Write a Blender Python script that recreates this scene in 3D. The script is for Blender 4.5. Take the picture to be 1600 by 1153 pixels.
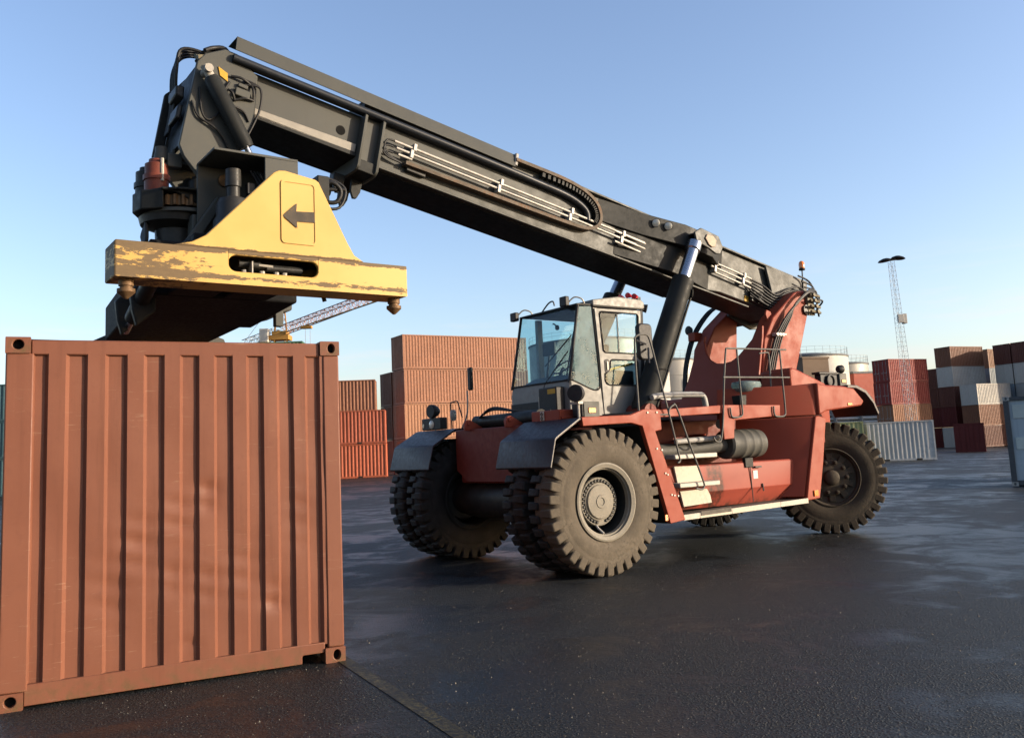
import bpy, bmesh, math, random
from math import radians as R, sin, cos, pi
from mathutils import Vector, Matrix
random.seed(7)
scene = bpy.context.scene
for o in list(bpy.data.objects):
    bpy.data.objects.remove(o)
col = scene.collection

# ------------------------------------------------------------------ camera
cam_d = bpy.data.cameras.new('camera')
cam_d.sensor_width = 36.0
cam_d.lens = 36.0 * 1376.3 / 1600
cam_d.shift_y = -45.5 / 1600
cam_d.clip_start = 0.1
cam_d.clip_end = 6000
cam = bpy.data.objects.new('camera', cam_d)
col.objects.link(cam)
pitch, roll, CAM_H = 0.124, 0.046, 1.622
Fv = Vector((0, cos(pitch), sin(pitch)))
U0 = Vector((0, -sin(pitch), cos(pitch)))
R0 = Vector((1, 0, 0))
Rt = cos(roll) * R0 - sin(roll) * U0
Up = sin(roll) * R0 + cos(roll) * U0
cam.matrix_world = Matrix(((Rt.x, Up.x, -Fv.x, 0), (Rt.y, Up.y, -Fv.y, 0), (Rt.z, Up.z, -Fv.z, CAM_H), (0, 0, 0, 1)))
scene.camera = cam

# ------------------------------------------------------------------ sky, sun, exposure
SUN_AZ, SUN_EL = R(-10.0), R(11.5)      # azimuth measured from +X
sun_dir = Vector((cos(SUN_AZ) * cos(SUN_EL), sin(SUN_AZ) * cos(SUN_EL), sin(SUN_EL)))
world = bpy.data.worlds.new('World')
scene.world = world
world.use_nodes = True
wn, wl = world.node_tree.nodes, world.node_tree.links
wn.clear()
w_out = wn.new('ShaderNodeOutputWorld')
w_bg = wn.new('ShaderNodeBackground')
sky = wn.new('ShaderNodeTexSky')
sky.sky_type = 'NISHITA'
sky.sun_disc = False
sky.sun_elevation = SUN_EL
sky.sun_rotation = pi / 2 - SUN_AZ
sky.altitude = 0
sky.air_density = 1.0
sky.dust_density = 1.5
sky.ozone_density = 1.7
w_bg.inputs['Strength'].default_value = 0.15
w_tint = wn.new('ShaderNodeMix')
w_tint.data_type = 'RGBA'; w_tint.blend_type = 'MULTIPLY'; w_tint.inputs[0].default_value = 1.0
w_tint.inputs[7].default_value = (1.03, 0.975, 1.06, 1.0)
wl.new(sky.outputs['Color'], w_tint.inputs[6])
w_tc = wn.new('ShaderNodeTexCoord')
w_mp = wn.new('ShaderNodeMapping'); w_mp.inputs['Scale'].default_value = (2.2, 2.2, 17)
wl.new(w_tc.outputs['Generated'], w_mp.inputs['Vector'])
w_no = wn.new('ShaderNodeTexNoise'); w_no.inputs['Scale'].default_value = 1.6; w_no.inputs['Detail'].default_value = 7; w_no.inputs['Roughness'].default_value = 0.62
wl.new(w_mp.outputs[0], w_no.inputs['Vector'])
w_sp = wn.new('ShaderNodeSeparateXYZ'); wl.new(w_tc.outputs['Generated'], w_sp.inputs[0])
def w_ramp(src, a, b_, c, d):
    n = wn.new('ShaderNodeMapRange'); n.interpolation_type = 'SMOOTHSTEP'
    for k, v in zip(('From Min', 'From Max', 'To Min', 'To Max'), (a, b_, c, d)): n.inputs[k].default_value = v
    wl.new(src, n.inputs['Value']); return n.outputs['Result']
def w_mul(a, b_):
    n = wn.new('ShaderNodeMath'); n.operation = 'MULTIPLY'; wl.new(a, n.inputs[0]); wl.new(b_, n.inputs[1]); return n.outputs[0]
w_cl = wn.new('ShaderNodeMix'); w_cl.data_type = 'RGBA'
w_cl.inputs[7].default_value = (3.1, 2.95, 2.95, 1)
wl.new(w_tint.outputs[2], w_cl.inputs[6])
wl.new(w_mul(w_mul(w_ramp(w_no.outputs['Fac'], 0.48, 0.72, 0, 0.55), w_ramp(w_sp.outputs[2], 0.04, 0.10, 0, 1)), w_ramp(w_sp.outputs[2], 0.12, 0.21, 1, 0)), w_cl.inputs[0])
wl.new(w_cl.outputs[2], w_bg.inputs['Color'])
wl.new(w_bg.outputs['Background'], w_out.inputs['Surface'])

sd = bpy.data.lights.new('sun', 'SUN')
sd.energy = 4.2
sd.angle = R(0.5)
sd.color = (1.0, 0.84, 0.64)
sun = bpy.data.objects.new('sun', sd)
col.objects.link(sun)
sun.rotation_euler = sun_dir.to_track_quat('Z', 'Y').to_euler()
sun.location = (60, -10, 40)

scene.view_settings.view_transform = 'Standard'
scene.view_settings.look = 'None'
scene.view_settings.exposure = 1.05
scene.view_settings.gamma = 1.0
scene.view_settings.use_curve_mapping = False
scene.render.engine = 'CYCLES'
scene.cycles.max_bounces = 8
scene.cycles.sample_clamp_indirect = 2.5
scene.cycles.transparent_max_bounces = 16

# ------------------------------------------------------------------ materials
def nodes_of(name):
    m = bpy.data.materials.new(name)
    m.use_nodes = True
    nt = m.node_tree
    b = nt.nodes['Principled BSDF']
    return m, nt, nt.nodes, nt.links, b

def rgb(c):
    return (c[0], c[1], c[2], 1.0)

def noise(nt, scale, detail=4, rough=0.6, vec=None, dist=0.0):
    n = nt.nodes.new('ShaderNodeTexNoise')
    n.inputs['Scale'].default_value = scale
    n.inputs['Detail'].default_value = detail
    n.inputs['Roughness'].default_value = rough
    n.inputs['Distortion'].default_value = dist
    if vec is not None:
        nt.links.new(vec, n.inputs['Vector'])
    return n.outputs['Fac']

def ramp(nt, fac, lo, hi, a=0.0, b=1.0):
    r = nt.nodes.new('ShaderNodeMapRange')
    r.interpolation_type = 'SMOOTHSTEP'
    r.inputs['From Min'].default_value = lo
    r.inputs['From Max'].default_value = hi
    r.inputs['To Min'].default_value = a
    r.inputs['To Max'].default_value = b
    nt.links.new(fac, r.inputs['Value'])
    return r.outputs['Result']

def math_n(nt, op, a, b=None):
    n = nt.nodes.new('ShaderNodeMath')
    n.operation = op
    for i, v in enumerate((a, b)):
        if v is None:
            continue
        if isinstance(v, (int, float)):
            n.inputs[i].default_value = v
        else:
            nt.links.new(v, n.inputs[i])
    return n.outputs[0]

def mixc(nt, fac, a, b, mode='MIX'):
    n = nt.nodes.new('ShaderNodeMix')
    n.data_type = 'RGBA'
    n.blend_type = mode
    if isinstance(fac, (int, float)):
        n.inputs[0].default_value = fac
    else:
        nt.links.new(fac, n.inputs[0])
    for i, v in ((6, a), (7, b)):
        if isinstance(v, tuple):
            n.inputs[i].default_value = rgb(v)
        else:
            nt.links.new(v, n.inputs[i])
    return n.outputs[2]

def coords(nt, scale=(1, 1, 1), space='Object'):
    t = nt.nodes.new('ShaderNodeTexCoord')
    mp = nt.nodes.new('ShaderNodeMapping')
    mp.inputs['Scale'].default_value = scale
    nt.links.new(t.outputs[space], mp.inputs['Vector'])
    return mp.outputs['Vector']

def bump(nt, h, strength, dist, b):
    n = nt.nodes.new('ShaderNodeBump')
    n.inputs['Strength'].default_value = strength
    n.inputs['Distance'].default_value = dist
    nt.links.new(h, n.inputs['Height'])
    nt.links.new(n.outputs['Normal'], b.inputs['Normal'])

def paint(name, c, rough=0.45, var=0.22, dirt=(0.10, 0.08, 0.06), amount=0.35, scale=2.0,
          streak=0.0, rust=0.0, rustc=(0.16, 0.06, 0.025), metallic=0.0, bmp=0.05, fade=None, spec=0.22):
    """painted steel: slow tone shift, fine mottling, dirt, vertical streaks, rust spots"""
    m, nt, N, L, b = nodes_of(name)
    v = coords(nt)
    n1 = noise(nt, scale, 5, 0.6, v)
    n2 = noise(nt, scale * 9, 5, 0.65, v)
    lo = tuple(x * (1 - var) for x in c)
    hi = tuple(min(1, x * (1 + var)) for x in c) if fade is None else fade
    cc = mixc(nt, ramp(nt, n1, 0.3, 0.72), lo, hi)
    d = math_n(nt, 'MULTIPLY', ramp(nt, n1, 0.42, 0.75), ramp(nt, n2, 0.42, 0.72))
    cc = mixc(nt, math_n(nt, 'MULTIPLY', d, amount), cc, dirt)
    if streak:
        vs = coords(nt, (7, 7, 0.35))
        s = ramp(nt, noise(nt, 1.6, 4, 0.7, vs), 0.5, 0.78)
        cc = mixc(nt, math_n(nt, 'MULTIPLY', s, streak), cc, tuple(x * 0.45 for x in c))
    if rust:
        rr = ramp(nt, noise(nt, scale * 4.3, 8, 0.75, v, 0.4), 0.72 - rust * 0.16, 0.76 - rust * 0.16)
        cc = mixc(nt, rr, cc, rustc)
    L.new(cc, b.inputs['Base Color'])
    L.new(ramp(nt, n2, 0.2, 0.8, max(0.05, rough - 0.02), min(1, rough + 0.22)), b.inputs['Roughness'])
    b.inputs['Metallic'].default_value = metallic
    b.inputs['Specular IOR Level'].default_value = spec
    if bmp:
        bump(nt, n2, bmp * 3, 0.006, b)
    return m

def plain(name, c, rough=0.5, metallic=0.0, var=0.12, scale=12):
    return paint(name, c, rough, var, amount=0.15, scale=scale, metallic=metallic, bmp=0.0)

M = {}
M['red'] = paint('red_paint', (0.2111, 0.0408, 0.0216), 0.42, 0.05, (0.110, 0.055, 0.041), 0.28, 0.45, streak=0.10, rust=0.05, spec=0.14)
M['red_dark'] = paint('dark_red_paint', (0.1311, 0.0252, 0.0165), 0.5, 0.15, (0.055, 0.033, 0.028), 0.6, 1.5)  # darker red for chassis, front plate and inner parts
M['boom'] = paint('dark_grey_paint', (0.060, 0.061, 0.055), 0.38, 0.06, (0.110, 0.102, 0.077), 0.28, 0.5, streak=0.12, rust=0.08, spec=0.12)
M['boom_black'] = paint('black_paint', (0.019, 0.020, 0.019), 0.42, 0.2, (0.050, 0.044, 0.036), 0.4, 1.2, spec=0.10)
M['frame_black'] = paint('shade_blackened_frame', (0.010, 0.010, 0.0105), 0.6, 0.3, (0.02, 0.018, 0.015), 0.4, 3, spec=0.06)  # blacker copy of the black paint: underside shade put into the colour
M['grease'] = paint('greasy_steel', (0.022, 0.022, 0.021), 0.35, 0.3, (0.055, 0.041, 0.028), 0.5, 4)
M['rusty'] = paint('rusty_steel_band', (0.083, 0.063, 0.044), 0.6, 0.25, (0.127, 0.050, 0.019), 0.95, 2.2, rust=0.35, rustc=(0.143, 0.050, 0.024))
M['bundle'] = plain('rubber_hose_sheath', (0.014, 0.017, 0.022), 0.3)
M['hose'] = plain('black_hose', (0.014, 0.014, 0.014), 0.4)
M['wear'] = paint('rubbed_boom_strip', (0.21, 0.195, 0.165), 0.4, 0.15, (0.10, 0.095, 0.08), 0.8, 3)
M['cavity_shade'] = plain('painted_cavity_shade', (0.003, 0.003, 0.003), 0.9)  # near-black colour that stands in for the shade inside holes
M['steel'] = paint('zinc_plated_steel', (0.33, 0.31, 0.28), 0.42, 0.2, (0.12, 0.10, 0.08), 0.6, 14, metallic=0.25, bmp=0.0)
M['brass'] = paint('dull_brass_fittings', (0.14, 0.12, 0.075), 0.5, 0.3, (0.04, 0.035, 0.03), 0.8, 20, bmp=0.0)
M['chrome'] = plain('chromed_rod', (0.396, 0.407, 0.429), 0.14, 1.0, 0.04)
M['cab'] = paint('cab_grey_paint', (0.172, 0.166, 0.149), 0.4, 0.06, (0.110, 0.094, 0.072), 0.4, 1.3, streak=0.08)
M['black'] = plain('black_plastic', (0.016, 0.016, 0.017), 0.45)
M['rubber'] = plain('rubber_seal', (0.018, 0.016, 0.014), 0.7)
M['mud'] = paint('mudguard_rubber', (0.024, 0.017, 0.019), 0.33, 0.25, (0.061, 0.055, 0.047), 0.55, 2.5, bmp=0.1)
M['tread'] = paint('tyre_tread_rubber', (0.018, 0.017, 0.016), 0.62, 0.25, (0.050, 0.041, 0.030), 0.5, 5, bmp=0.2)
M['dusty'] = paint('dusty_tyre_sidewall', (0.083, 0.069, 0.051), 0.85, 0.22, (0.030, 0.026, 0.021), 0.95, 3.0, bmp=0.25)
M['dusty2'] = paint('brown_tyre_sidewall', (0.039, 0.031, 0.022), 0.85, 0.25, (0.019, 0.024, 0.019), 0.8, 3.5, bmp=0.25)
M['rim'] = paint('grey_rim', (0.165, 0.149, 0.118), 0.55, 0.12, (0.066, 0.055, 0.041), 0.7, 6, rust=0.1)
M['rim_dark'] = paint('muddy_rim', (0.047, 0.037, 0.025), 0.65, 0.25, (0.022, 0.019, 0.021), 0.7, 6)
M['silver'] = paint('worn_step_metal', (0.303, 0.281, 0.242), 0.38, 0.15, (0.077, 0.066, 0.055), 0.8, 7, metallic=0.1)
M['cream'] = paint('cream_panel', (0.385, 0.347, 0.275), 0.5, 0.06, (0.165, 0.143, 0.110), 0.5, 3)
M['deck'] = paint('grey_step_grating', (0.088, 0.077, 0.063), 0.7, 0.3, (0.028, 0.025, 0.022), 0.8, 9)
M['muffler'] = paint('grey_canister', (0.055, 0.054, 0.047), 0.5, 0.1, (0.028, 0.025, 0.022), 0.4, 3)
M['motor_red'] = paint('brown_red_motor', (0.132, 0.033, 0.019), 0.4, 0.2, (0.033, 0.022, 0.024), 0.6, 8)
M['decal'] = plain('yellow_decal', (0.396, 0.231, 0.024), 0.5)
M['white'] = plain('white_sticker', (0.440, 0.429, 0.407), 0.5, var=0.04)
M['arrow'] = paint('worn_black_arrow', (0.041, 0.033, 0.025), 0.55, 0.25, (0.165, 0.110, 0.039), 0.6, 6)
M['pin'] = paint('bare_pin_plate', (0.303, 0.220, 0.149), 0.45, 0.2, (0.110, 0.072, 0.044), 0.5, 9)
M['twist'] = paint('twistlock_steel', (0.121, 0.072, 0.036), 0.5, 0.25, (0.044, 0.028, 0.024), 0.6, 12, metallic=0.3)

def lens_mat(name, c, emit=0.0):
    m, nt, N, L, b = nodes_of(name)
    n = noise(nt, 40, 2, 0.5, coords(nt))
    L.new(mixc(nt, n, tuple(x * 0.7 for x in c), c), b.inputs['Base Color'])
    b.inputs['Roughness'].default_value = 0.12
    b.inputs['Coat Weight'].default_value = 0.6
    return m
M['amber'] = lens_mat('amber_lens', (0.75, 0.20, 0.02))
M['lamp'] = lens_mat('lamp_glass', (0.62, 0.58, 0.46))
M['red_lens'] = lens_mat('red_plastic', (0.55, 0.02, 0.03))

def glass_mat(name, tint, dust, dustc):
    m, nt, N, L, b = nodes_of(name)
    N.remove(b)
    out = N['Material Output']
    tr = N.new('ShaderNodeBsdfTransparent'); tr.inputs['Color'].default_value = rgb(tint)
    gl = N.new('ShaderNodeBsdfGlossy'); gl.inputs['Roughness'].default_value = 0.03
    df = N.new('ShaderNodeBsdfDiffuse'); df.inputs['Color'].default_value = rgb(dustc)
    lw = N.new('ShaderNodeLayerWeight'); lw.inputs['Blend'].default_value = 0.5
    fac = math_n(nt, 'ADD', math_n(nt, 'MULTIPLY', math_n(nt, 'POWER', lw.outputs['Facing'], 4.0), 0.4), 0.016)
    m1 = N.new('ShaderNodeMixShader'); m2 = N.new('ShaderNodeMixShader')
    L.new(fac, m1.inputs[0]); L.new(tr.outputs[0], m1.inputs[1]); L.new(gl.outputs[0], m1.inputs[2])
    if dust == 0:
        L.new(m1.outputs[0], out.inputs['Surface'])
        return m
    n = ramp(nt, noise(nt, 3.5, 5, 0.65, coords(nt)), 0.25, 0.8, dust * 0.6, min(1, dust * 1.4))
    L.new(n, m2.inputs[0]); L.new(m1.outputs[0], m2.inputs[1]); L.new(df.outputs[0], m2.inputs[2])
    L.new(m2.outputs[0], out.inputs['Surface'])
    return m
M['glass'] = glass_mat('cab_window_glass', (0.80, 0.90, 0.92), 0.0, (0.45, 0.5, 0.48))
M['glass_dusty'] = glass_mat('dusty_cab_side_glass', (0.62, 0.75, 0.74), 0.62, (0.17, 0.225, 0.23))

def yellow_mat():
    """yellow paint, scraped to dark steel along the beam's upper and lower edges and its front end"""
    m, nt, N, L, b = nodes_of('scraped_yellow_paint')
    v = coords(nt)
    sep = N.new('ShaderNodeSeparateXYZ'); L.new(v, sep.inputs[0])
    x, z = sep.outputs[0], sep.outputs[2]
    n1 = noise(nt, 1.2, 4, 0.6, v)
    cc = mixc(nt, ramp(nt, n1, 0.3, 0.7), (0.40, 0.245, 0.062), (0.45, 0.285, 0.082))
    vs = coords(nt, (3.2, 3.2, 11))
    big = noise(nt, 2.2, 9, 0.72, vs, 0.3)
    fine = noise(nt, 8, 8, 0.8, coords(nt, (2.0, 2.0, 6)), 0.5)
    # distance bands in the machine's own frame: top arris of the end beam z=3.295, bottom 3.02
    top = ramp(nt, math_n(nt, 'ABSOLUTE', math_n(nt, 'SUBTRACT', z, 3.29)), 0.0, 0.05, 0.24, 0.0)
    bot = ramp(nt, math_n(nt, 'ABSOLUTE', math_n(nt, 'SUBTRACT', z, 3.07)), 0.0, 0.045, 0.15, 0.0)
    beam = ramp(nt, z, 3.29, 3.34, 0.10, 0.0)
    end = ramp(nt, x, 5.05, 5.9, 0.0, 0.125)
    end = math_n(nt, 'MULTIPLY', end, ramp(nt, z, 3.29, 3.31, 1.0, 0.0))
    tot = math_n(nt, 'ADD', math_n(nt, 'ADD', top, bot), math_n(nt, 'ADD', beam, end))
    mixn = math_n(nt, 'ADD', math_n(nt, 'MULTIPLY', big, 0.6), math_n(nt, 'MULTIPLY', fine, 0.4))
    w = ramp(nt, math_n(nt, 'ADD', mixn, tot), 0.70, 0.735)
    scr = ramp(nt, noise(nt, 3.1, 6, 0.75, coords(nt, (1.3, 1.3, 16)), 0.35), 0.655, 0.675)
    w = math_n(nt, 'MAXIMUM', w, math_n(nt, 'MULTIPLY', scr, math_n(nt, 'MULTIPLY', ramp(nt, noise(nt, 2.3, 3, 0.5, v), 0.5, 0.6), 0.85)))
    wc = mixc(nt, fine, (0.062, 0.041, 0.022), (0.149, 0.102, 0.050))
    cc = mixc(nt, w, cc, wc)
    L.new(cc, b.inputs['Base Color'])
    L.new(ramp(nt, w, 0, 1, 0.5, 0.65), b.inputs['Roughness']); b.inputs['Specular IOR Level'].default_value = 0.22
    bump(nt, math_n(nt, 'SUBTRACT', 1.0, w), 0.25, 0.004, b)
    return m
M['yellow'] = yellow_mat()

def near_container_mat():
    m, nt, N, L, b = nodes_of('brown_red_container_paint')
    v = coords(nt)
    n1 = noise(nt, 1.1, 4, 0.6, v)
    cc = mixc(nt, ramp(nt, n1, 0.3, 0.7), (0.1363, 0.0502, 0.0286), (0.1555, 0.0594, 0.0343))
    n2 = noise(nt, 14, 6, 0.7, v)
    cc = mixc(nt, ramp(nt, n2, 0.5, 0.8, 0, 0.35), cc, (0.1047, 0.0356, 0.0200))
    # scrapes: short pale horizontal marks, and chips down to primer
    vs = coords(nt, (2.2, 2.2, 26))
    sc = noise(nt, 1.9, 7, 0.78, vs, 0.25)
    area = ramp(nt, noise(nt, 1.25, 2, 0.5, v), 0.42, 0.58)
    s = math_n(nt, 'MULTIPLY', ramp(nt, sc, 0.60, 0.645), area)
    cc = mixc(nt, math_n(nt, 'MULTIPLY', s, 0.7), cc, (0.2195, 0.1289, 0.0843))
    chip = ramp(nt, noise(nt, 9, 9, 0.8, v, 0.6), 0.70, 0.715)
    cc = mixc(nt, chip, cc, (0.0809, 0.0626, 0.0307))
    vd = coords(nt, (9, 9, 0.4))
    drip = math_n(nt, 'MULTIPLY', ramp(nt, noise(nt, 1.4, 5, 0.7, vd), 0.48, 0.72), 0.38)
    cc = mixc(nt, drip, cc, (0.0955, 0.0332, 0.0179))
    sep = N.new('ShaderNodeSeparateXYZ'); L.new(v, sep.inputs[0])
    low = math_n(nt, 'MULTIPLY', ramp(nt, sep.outputs[2], 0.0, 0.22, 0.75, 0.0), ramp(nt, n2, 0.4, 0.7))
    cc = mixc(nt, low, cc, (0.0809, 0.0549, 0.0221))
    L.new(cc, b.inputs['Base Color'])
    L.new(ramp(nt, n2, 0.2, 0.8, 0.42, 0.62), b.inputs['Roughness']); b.inputs['Specular IOR Level'].default_value = 0.25
    bump(nt, noise(nt, 5, 6, 0.6, v), 0.12, 0.012, b)
    return m
M['box_near'] = near_container_mat()

_boxm = {}
def box_mat(c):
    k = tuple(round(x, 3) for x in c)
    if k not in _boxm:
        _boxm[k] = paint('container_paint_%d' % (len(_boxm) + 1), c, 0.5, 0.13, tuple(x * 0.5 for x in c), 0.55, 0.45,
                         streak=0.35, rust=0.12, bmp=0.0)
    return _boxm[k]

def asphalt_mat():
    """coarse dark asphalt: stones, dried patches, thin water films in the hollows"""
    m, nt, N, L, b = nodes_of('damp_asphalt')
    v = coords(nt)
    big = noise(nt, 0.22, 5, 0.6, v, 0.4)
    mid = noise(nt, 1.1, 7, 0.68, v, 0.5)
    grit = noise(nt, 42, 4, 0.75, v)
    fine = noise(nt, 130, 2, 0.6, v)
    vor = N.new('ShaderNodeTexVoronoi'); vor.inputs['Scale'].default_value = 48
    vor.inputs['Randomness'].default_value = 1.0
    L.new(v, vor.inputs['Vector'])
    stone = ramp(nt, vor.outputs['Distance'], 0.05, 0.5, 1.0, 0.0)
    wetn = math_n(nt, 'ADD', math_n(nt, 'MULTIPLY', mid, 0.5), math_n(nt, 'MULTIPLY', big, 0.5))
    wet = ramp(nt, wetn, 0.44, 0.61)
    cc = mixc(nt, ramp(nt, grit, 0.38, 0.62), (0.004, 0.0047, 0.0054), (0.026, 0.0295, 0.0315))
    cc = mixc(nt, math_n(nt, 'MULTIPLY', stone, ramp(nt, fine, 0.35, 0.75, 0.0, 0.75)), cc, (0.062, 0.058, 0.05))
    cc = mixc(nt, ramp(nt, mid, 0.55, 0.8, 0, 0.5), cc, (0.022, 0.0245, 0.025))
    cc = mixc(nt, math_n(nt, 'MULTIPLY', wet, 0.55), cc, (0.006, 0.0065, 0.0075))
    spk = ramp(nt, noise(nt, 95, 1, 0.5, v), 0.695, 0.725)
    cc = mixc(nt, math_n(nt, 'MULTIPLY', spk, 0.85), cc, (0.23, 0.215, 0.18))
    L.new(cc, b.inputs['Base Color'])
    L.new(ramp(nt, wet, 0, 1, 0.52, 0.28), b.inputs['Roughness'])
    L.new(ramp(nt, wet, 0, 1, 0.17, 0.25), b.inputs['Specular IOR Level'])
    h = math_n(nt, 'ADD', math_n(nt, 'MULTIPLY', stone, 0.7), math_n(nt, 'MULTIPLY', grit, 0.9))
    bn = N.new('ShaderNodeBump'); bn.inputs['Distance'].default_value = 0.017
    L.new(ramp(nt, wet, 0, 1, 1.0, 0.42), bn.inputs['Strength'])
    L.new(h, bn.inputs['Height'])
    b2 = N.new('ShaderNodeBump'); b2.inputs['Distance'].default_value = 0.05; b2.inputs['Strength'].default_value = 0.4
    L.new(noise(nt, 2.6, 5, 0.65, v, 0.5), b2.inputs['Height'])
    L.new(bn.outputs[0], b2.inputs['Normal'])
    L.new(b2.outputs[0], b.inputs['Normal'])
    return m
M['asphalt'] = asphalt_mat()
def line_mat():
    m, nt, N, L, b = nodes_of('worn_yellow_line')
    v = coords(nt)
    n = ramp(nt, noise(nt, 26, 7, 0.8, v), 0.44, 0.6)
    k = math_n(nt, 'MULTIPLY', n, ramp(nt, noise(nt, 3.0, 4, 0.6, v), 0.3, 0.6, 0.35, 1.0))
    L.new(mixc(nt, k, (0.013, 0.013, 0.013), (0.085, 0.072, 0.032)), b.inputs['Base Color'])
    b.inputs['Roughness'].default_value = 0.55; b.inputs['Specular IOR Level'].default_value = 0.2
    bump(nt, noise(nt, 42, 4, 0.75, v), 0.7, 0.01, b)
    return m
M['line'] = line_mat()
M['gravel'] = paint('loose_grit', (0.10, 0.093, 0.08), 0.7, 0.5, (0.03, 0.028, 0.025), 0.8, 3, bmp=0)
M['tank'] = paint('tank_sheet_metal', (0.253, 0.242, 0.220), 0.42, 0.10, (0.138, 0.121, 0.094), 0.5, 0.12, streak=0.35, metallic=0.25, bmp=0)
M['tank_white'] = paint('white_tank_paint', (0.407, 0.385, 0.341), 0.5, 0.05, (0.248, 0.220, 0.176), 0.4, 0.12, streak=0.2, bmp=0)
M['tank_roof'] = paint('tank_roof_grey', (0.110, 0.116, 0.121), 0.6, 0.1, amount=0.3, scale=0.2, bmp=0)
M['building'] = paint('brown_render', (0.132, 0.094, 0.066), 0.8, 0.1, amount=0.3, scale=0.3, bmp=0)
M['galv'] = paint('galvanised_steel', (0.25, 0.245, 0.23), 0.5, 0.12, (0.13, 0.12, 0.10), 0.4, 8, metallic=0.1, bmp=0.0)
M['rail'] = paint('worn_dark_rail', (0.085, 0.082, 0.074), 0.5, 0.2, (0.03, 0.03, 0.028), 0.5, 10, bmp=0.0)
M['mast'] = plain('pale_mast_steel', (0.36, 0.37, 0.37), 0.6)
M['crane'] = plain('crane_orange_paint', (0.341, 0.176, 0.039), 0.5)
M['crane_red'] = plain('crane_pale_red_paint', (0.303, 0.165, 0.121), 0.5)
M['concrete'] = paint('grey_concrete', (0.182, 0.171, 0.154), 0.85, 0.1, amount=0.4, scale=1, bmp=0)

# ------------------------------------------------------------------ mesh helpers
class MB:
    def __init__(self):
        self.v, self.f = [], []
    def add(self, vs, fs):
        o = len(self.v)
        self.v += [tuple(p) for p in vs]
        self.f += [tuple(i + o for i in f) for f in fs]
        return self
    def box(self, x0, x1, y0, y1, z0, z1):
        vs = [(x, y, z) for x in (x0, x1) for y in (y0, y1) for z in (z0, z1)]
        return self.add(vs, [(0, 1, 3, 2), (4, 6, 7, 5), (0, 4, 5, 1), (2, 3, 7, 6), (0, 2, 6, 4), (1, 5, 7, 3)])
    def prism(self, poly, a, b, put):
        """poly: 2D points; put(u, v, w) -> 3D; extruded w from a to b"""
        n = len(poly)
        vs = [put(u, v, a) for u, v in poly] + [put(u, v, b) for u, v in poly]
        fs = [tuple(range(n))[::-1], tuple(range(n, 2 * n))]
        fs += [(i, (i + 1) % n, n + (i + 1) % n, n + i) for i in range(n)]
        return self.add(vs, fs)
    def tube(self, pts, r, n=8, cap=True):
        pts = [Vector(p) for p in pts]
        rs = r if isinstance(r, (list, tuple)) else [r] * len(pts)
        rings = []
        prev = None
        for i, p in enumerate(pts):
            if i == 0: t = pts[1] - p
            elif i == len(pts) - 1: t = p - pts[i - 1]
            else: t = (pts[i + 1] - p).normalized() + (p - pts[i - 1]).normalized()
            t.normalize()
            if prev is None:
                a = t.orthogonal().normalized()
            else:
                a = (prev - t * prev.dot(t)).normalized()
            prev = a
            b = t.cross(a)
            rings.append([p + (a * cos(2 * pi * k / n) + b * sin(2 * pi * k / n)) * rs[i] for k in range(n)])
        vs = [q for ring in rings for q in ring]
        fs = []
        for i in range(len(pts) - 1):
            for k in range(n):
                fs.append((i * n + k, i * n + (k + 1) % n, (i + 1) * n + (k + 1) % n, (i + 1) * n + k))
        if cap:
            fs.append(tuple(range(n))[::-1])
            fs.append(tuple((len(pts) - 1) * n + k for k in range(n)))
        return self.add(vs, fs)
    def lathe(self, prof, put, n=32, closed=False, cap=True):
        """prof: (radius, axial); put(x, y, w) with x,y in the disc plane"""
        vs, fs = [], []
        m = len(prof)
        for r, w in prof:
            for k in range(n):
                a = 2 * pi * k / n
                vs.append(put(r * cos(a), r * sin(a), w))
        rng = range(m) if closed else range(m - 1)
        for i in rng:
            j = (i + 1) % m
            for k in range(n):
                fs.append((i * n + k, i * n + (k + 1) % n, j * n + (k + 1) % n, j * n + k))
        if not closed and cap:
            if prof[0][0] > 1e-4: fs.append(tuple(range(n))[::-1])
            if prof[-1][0] > 1e-4: fs.append(tuple((m - 1) * n + k for k in range(n)))
        return self.add(vs, fs)
    def build(self, name, m, parent=None, bevel=0.0, smooth=None, seg=2):
        me = bpy.data.meshes.new(name)
        me.from_pydata(self.v, [], self.f)
        bm = bmesh.new(); bm.from_mesh(me)
        bmesh.ops.remove_doubles(bm, verts=bm.verts, dist=1e-5)
        bmesh.ops.recalc_face_normals(bm, faces=bm.faces)
        bm.to_mesh(me); bm.free()
        o = bpy.data.objects.new(name, me)
        col.objects.link(o)
        if m is not None:
            me.materials.append(M[m] if isinstance(m, str) else m)
        if parent is not None:
            o.parent = parent
        if bevel:
            bv = o.modifiers.new('bevel', 'BEVEL')
            bv.width = bevel; bv.segments = seg; bv.limit_method = 'ANGLE'; bv.angle_limit = R(35)
            smooth = 40 if smooth is None else smooth
        if smooth:
            me.polygons.foreach_set('use_smooth', [True] * len(me.polygons))
            me.set_sharp_from_angle(angle=R(smooth))
        return o

def mesh_copy(o, parent=None, loc=None, rot=None, name=None):
    c = o.copy()
    col.objects.link(c)
    if parent is not None: c.parent = parent
    if loc is not None: c.location = loc
    if rot is not None: c.rotation_euler = rot
    return c

def empty(name, loc=(0, 0, 0), rz=0.0):
    o = bpy.data.objects.new(name, None)
    o.empty_display_size = 0.3
    o.location = loc; o.rotation_euler = (0, 0, rz)
    col.objects.link(o)
    return o

def tag(o, label=None, cat=None, group=None, kind=None):
    if label: o['label'] = label
    if cat: o['category'] = cat
    if group: o['group'] = group
    if kind: o['kind'] = kind
    return o

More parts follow.
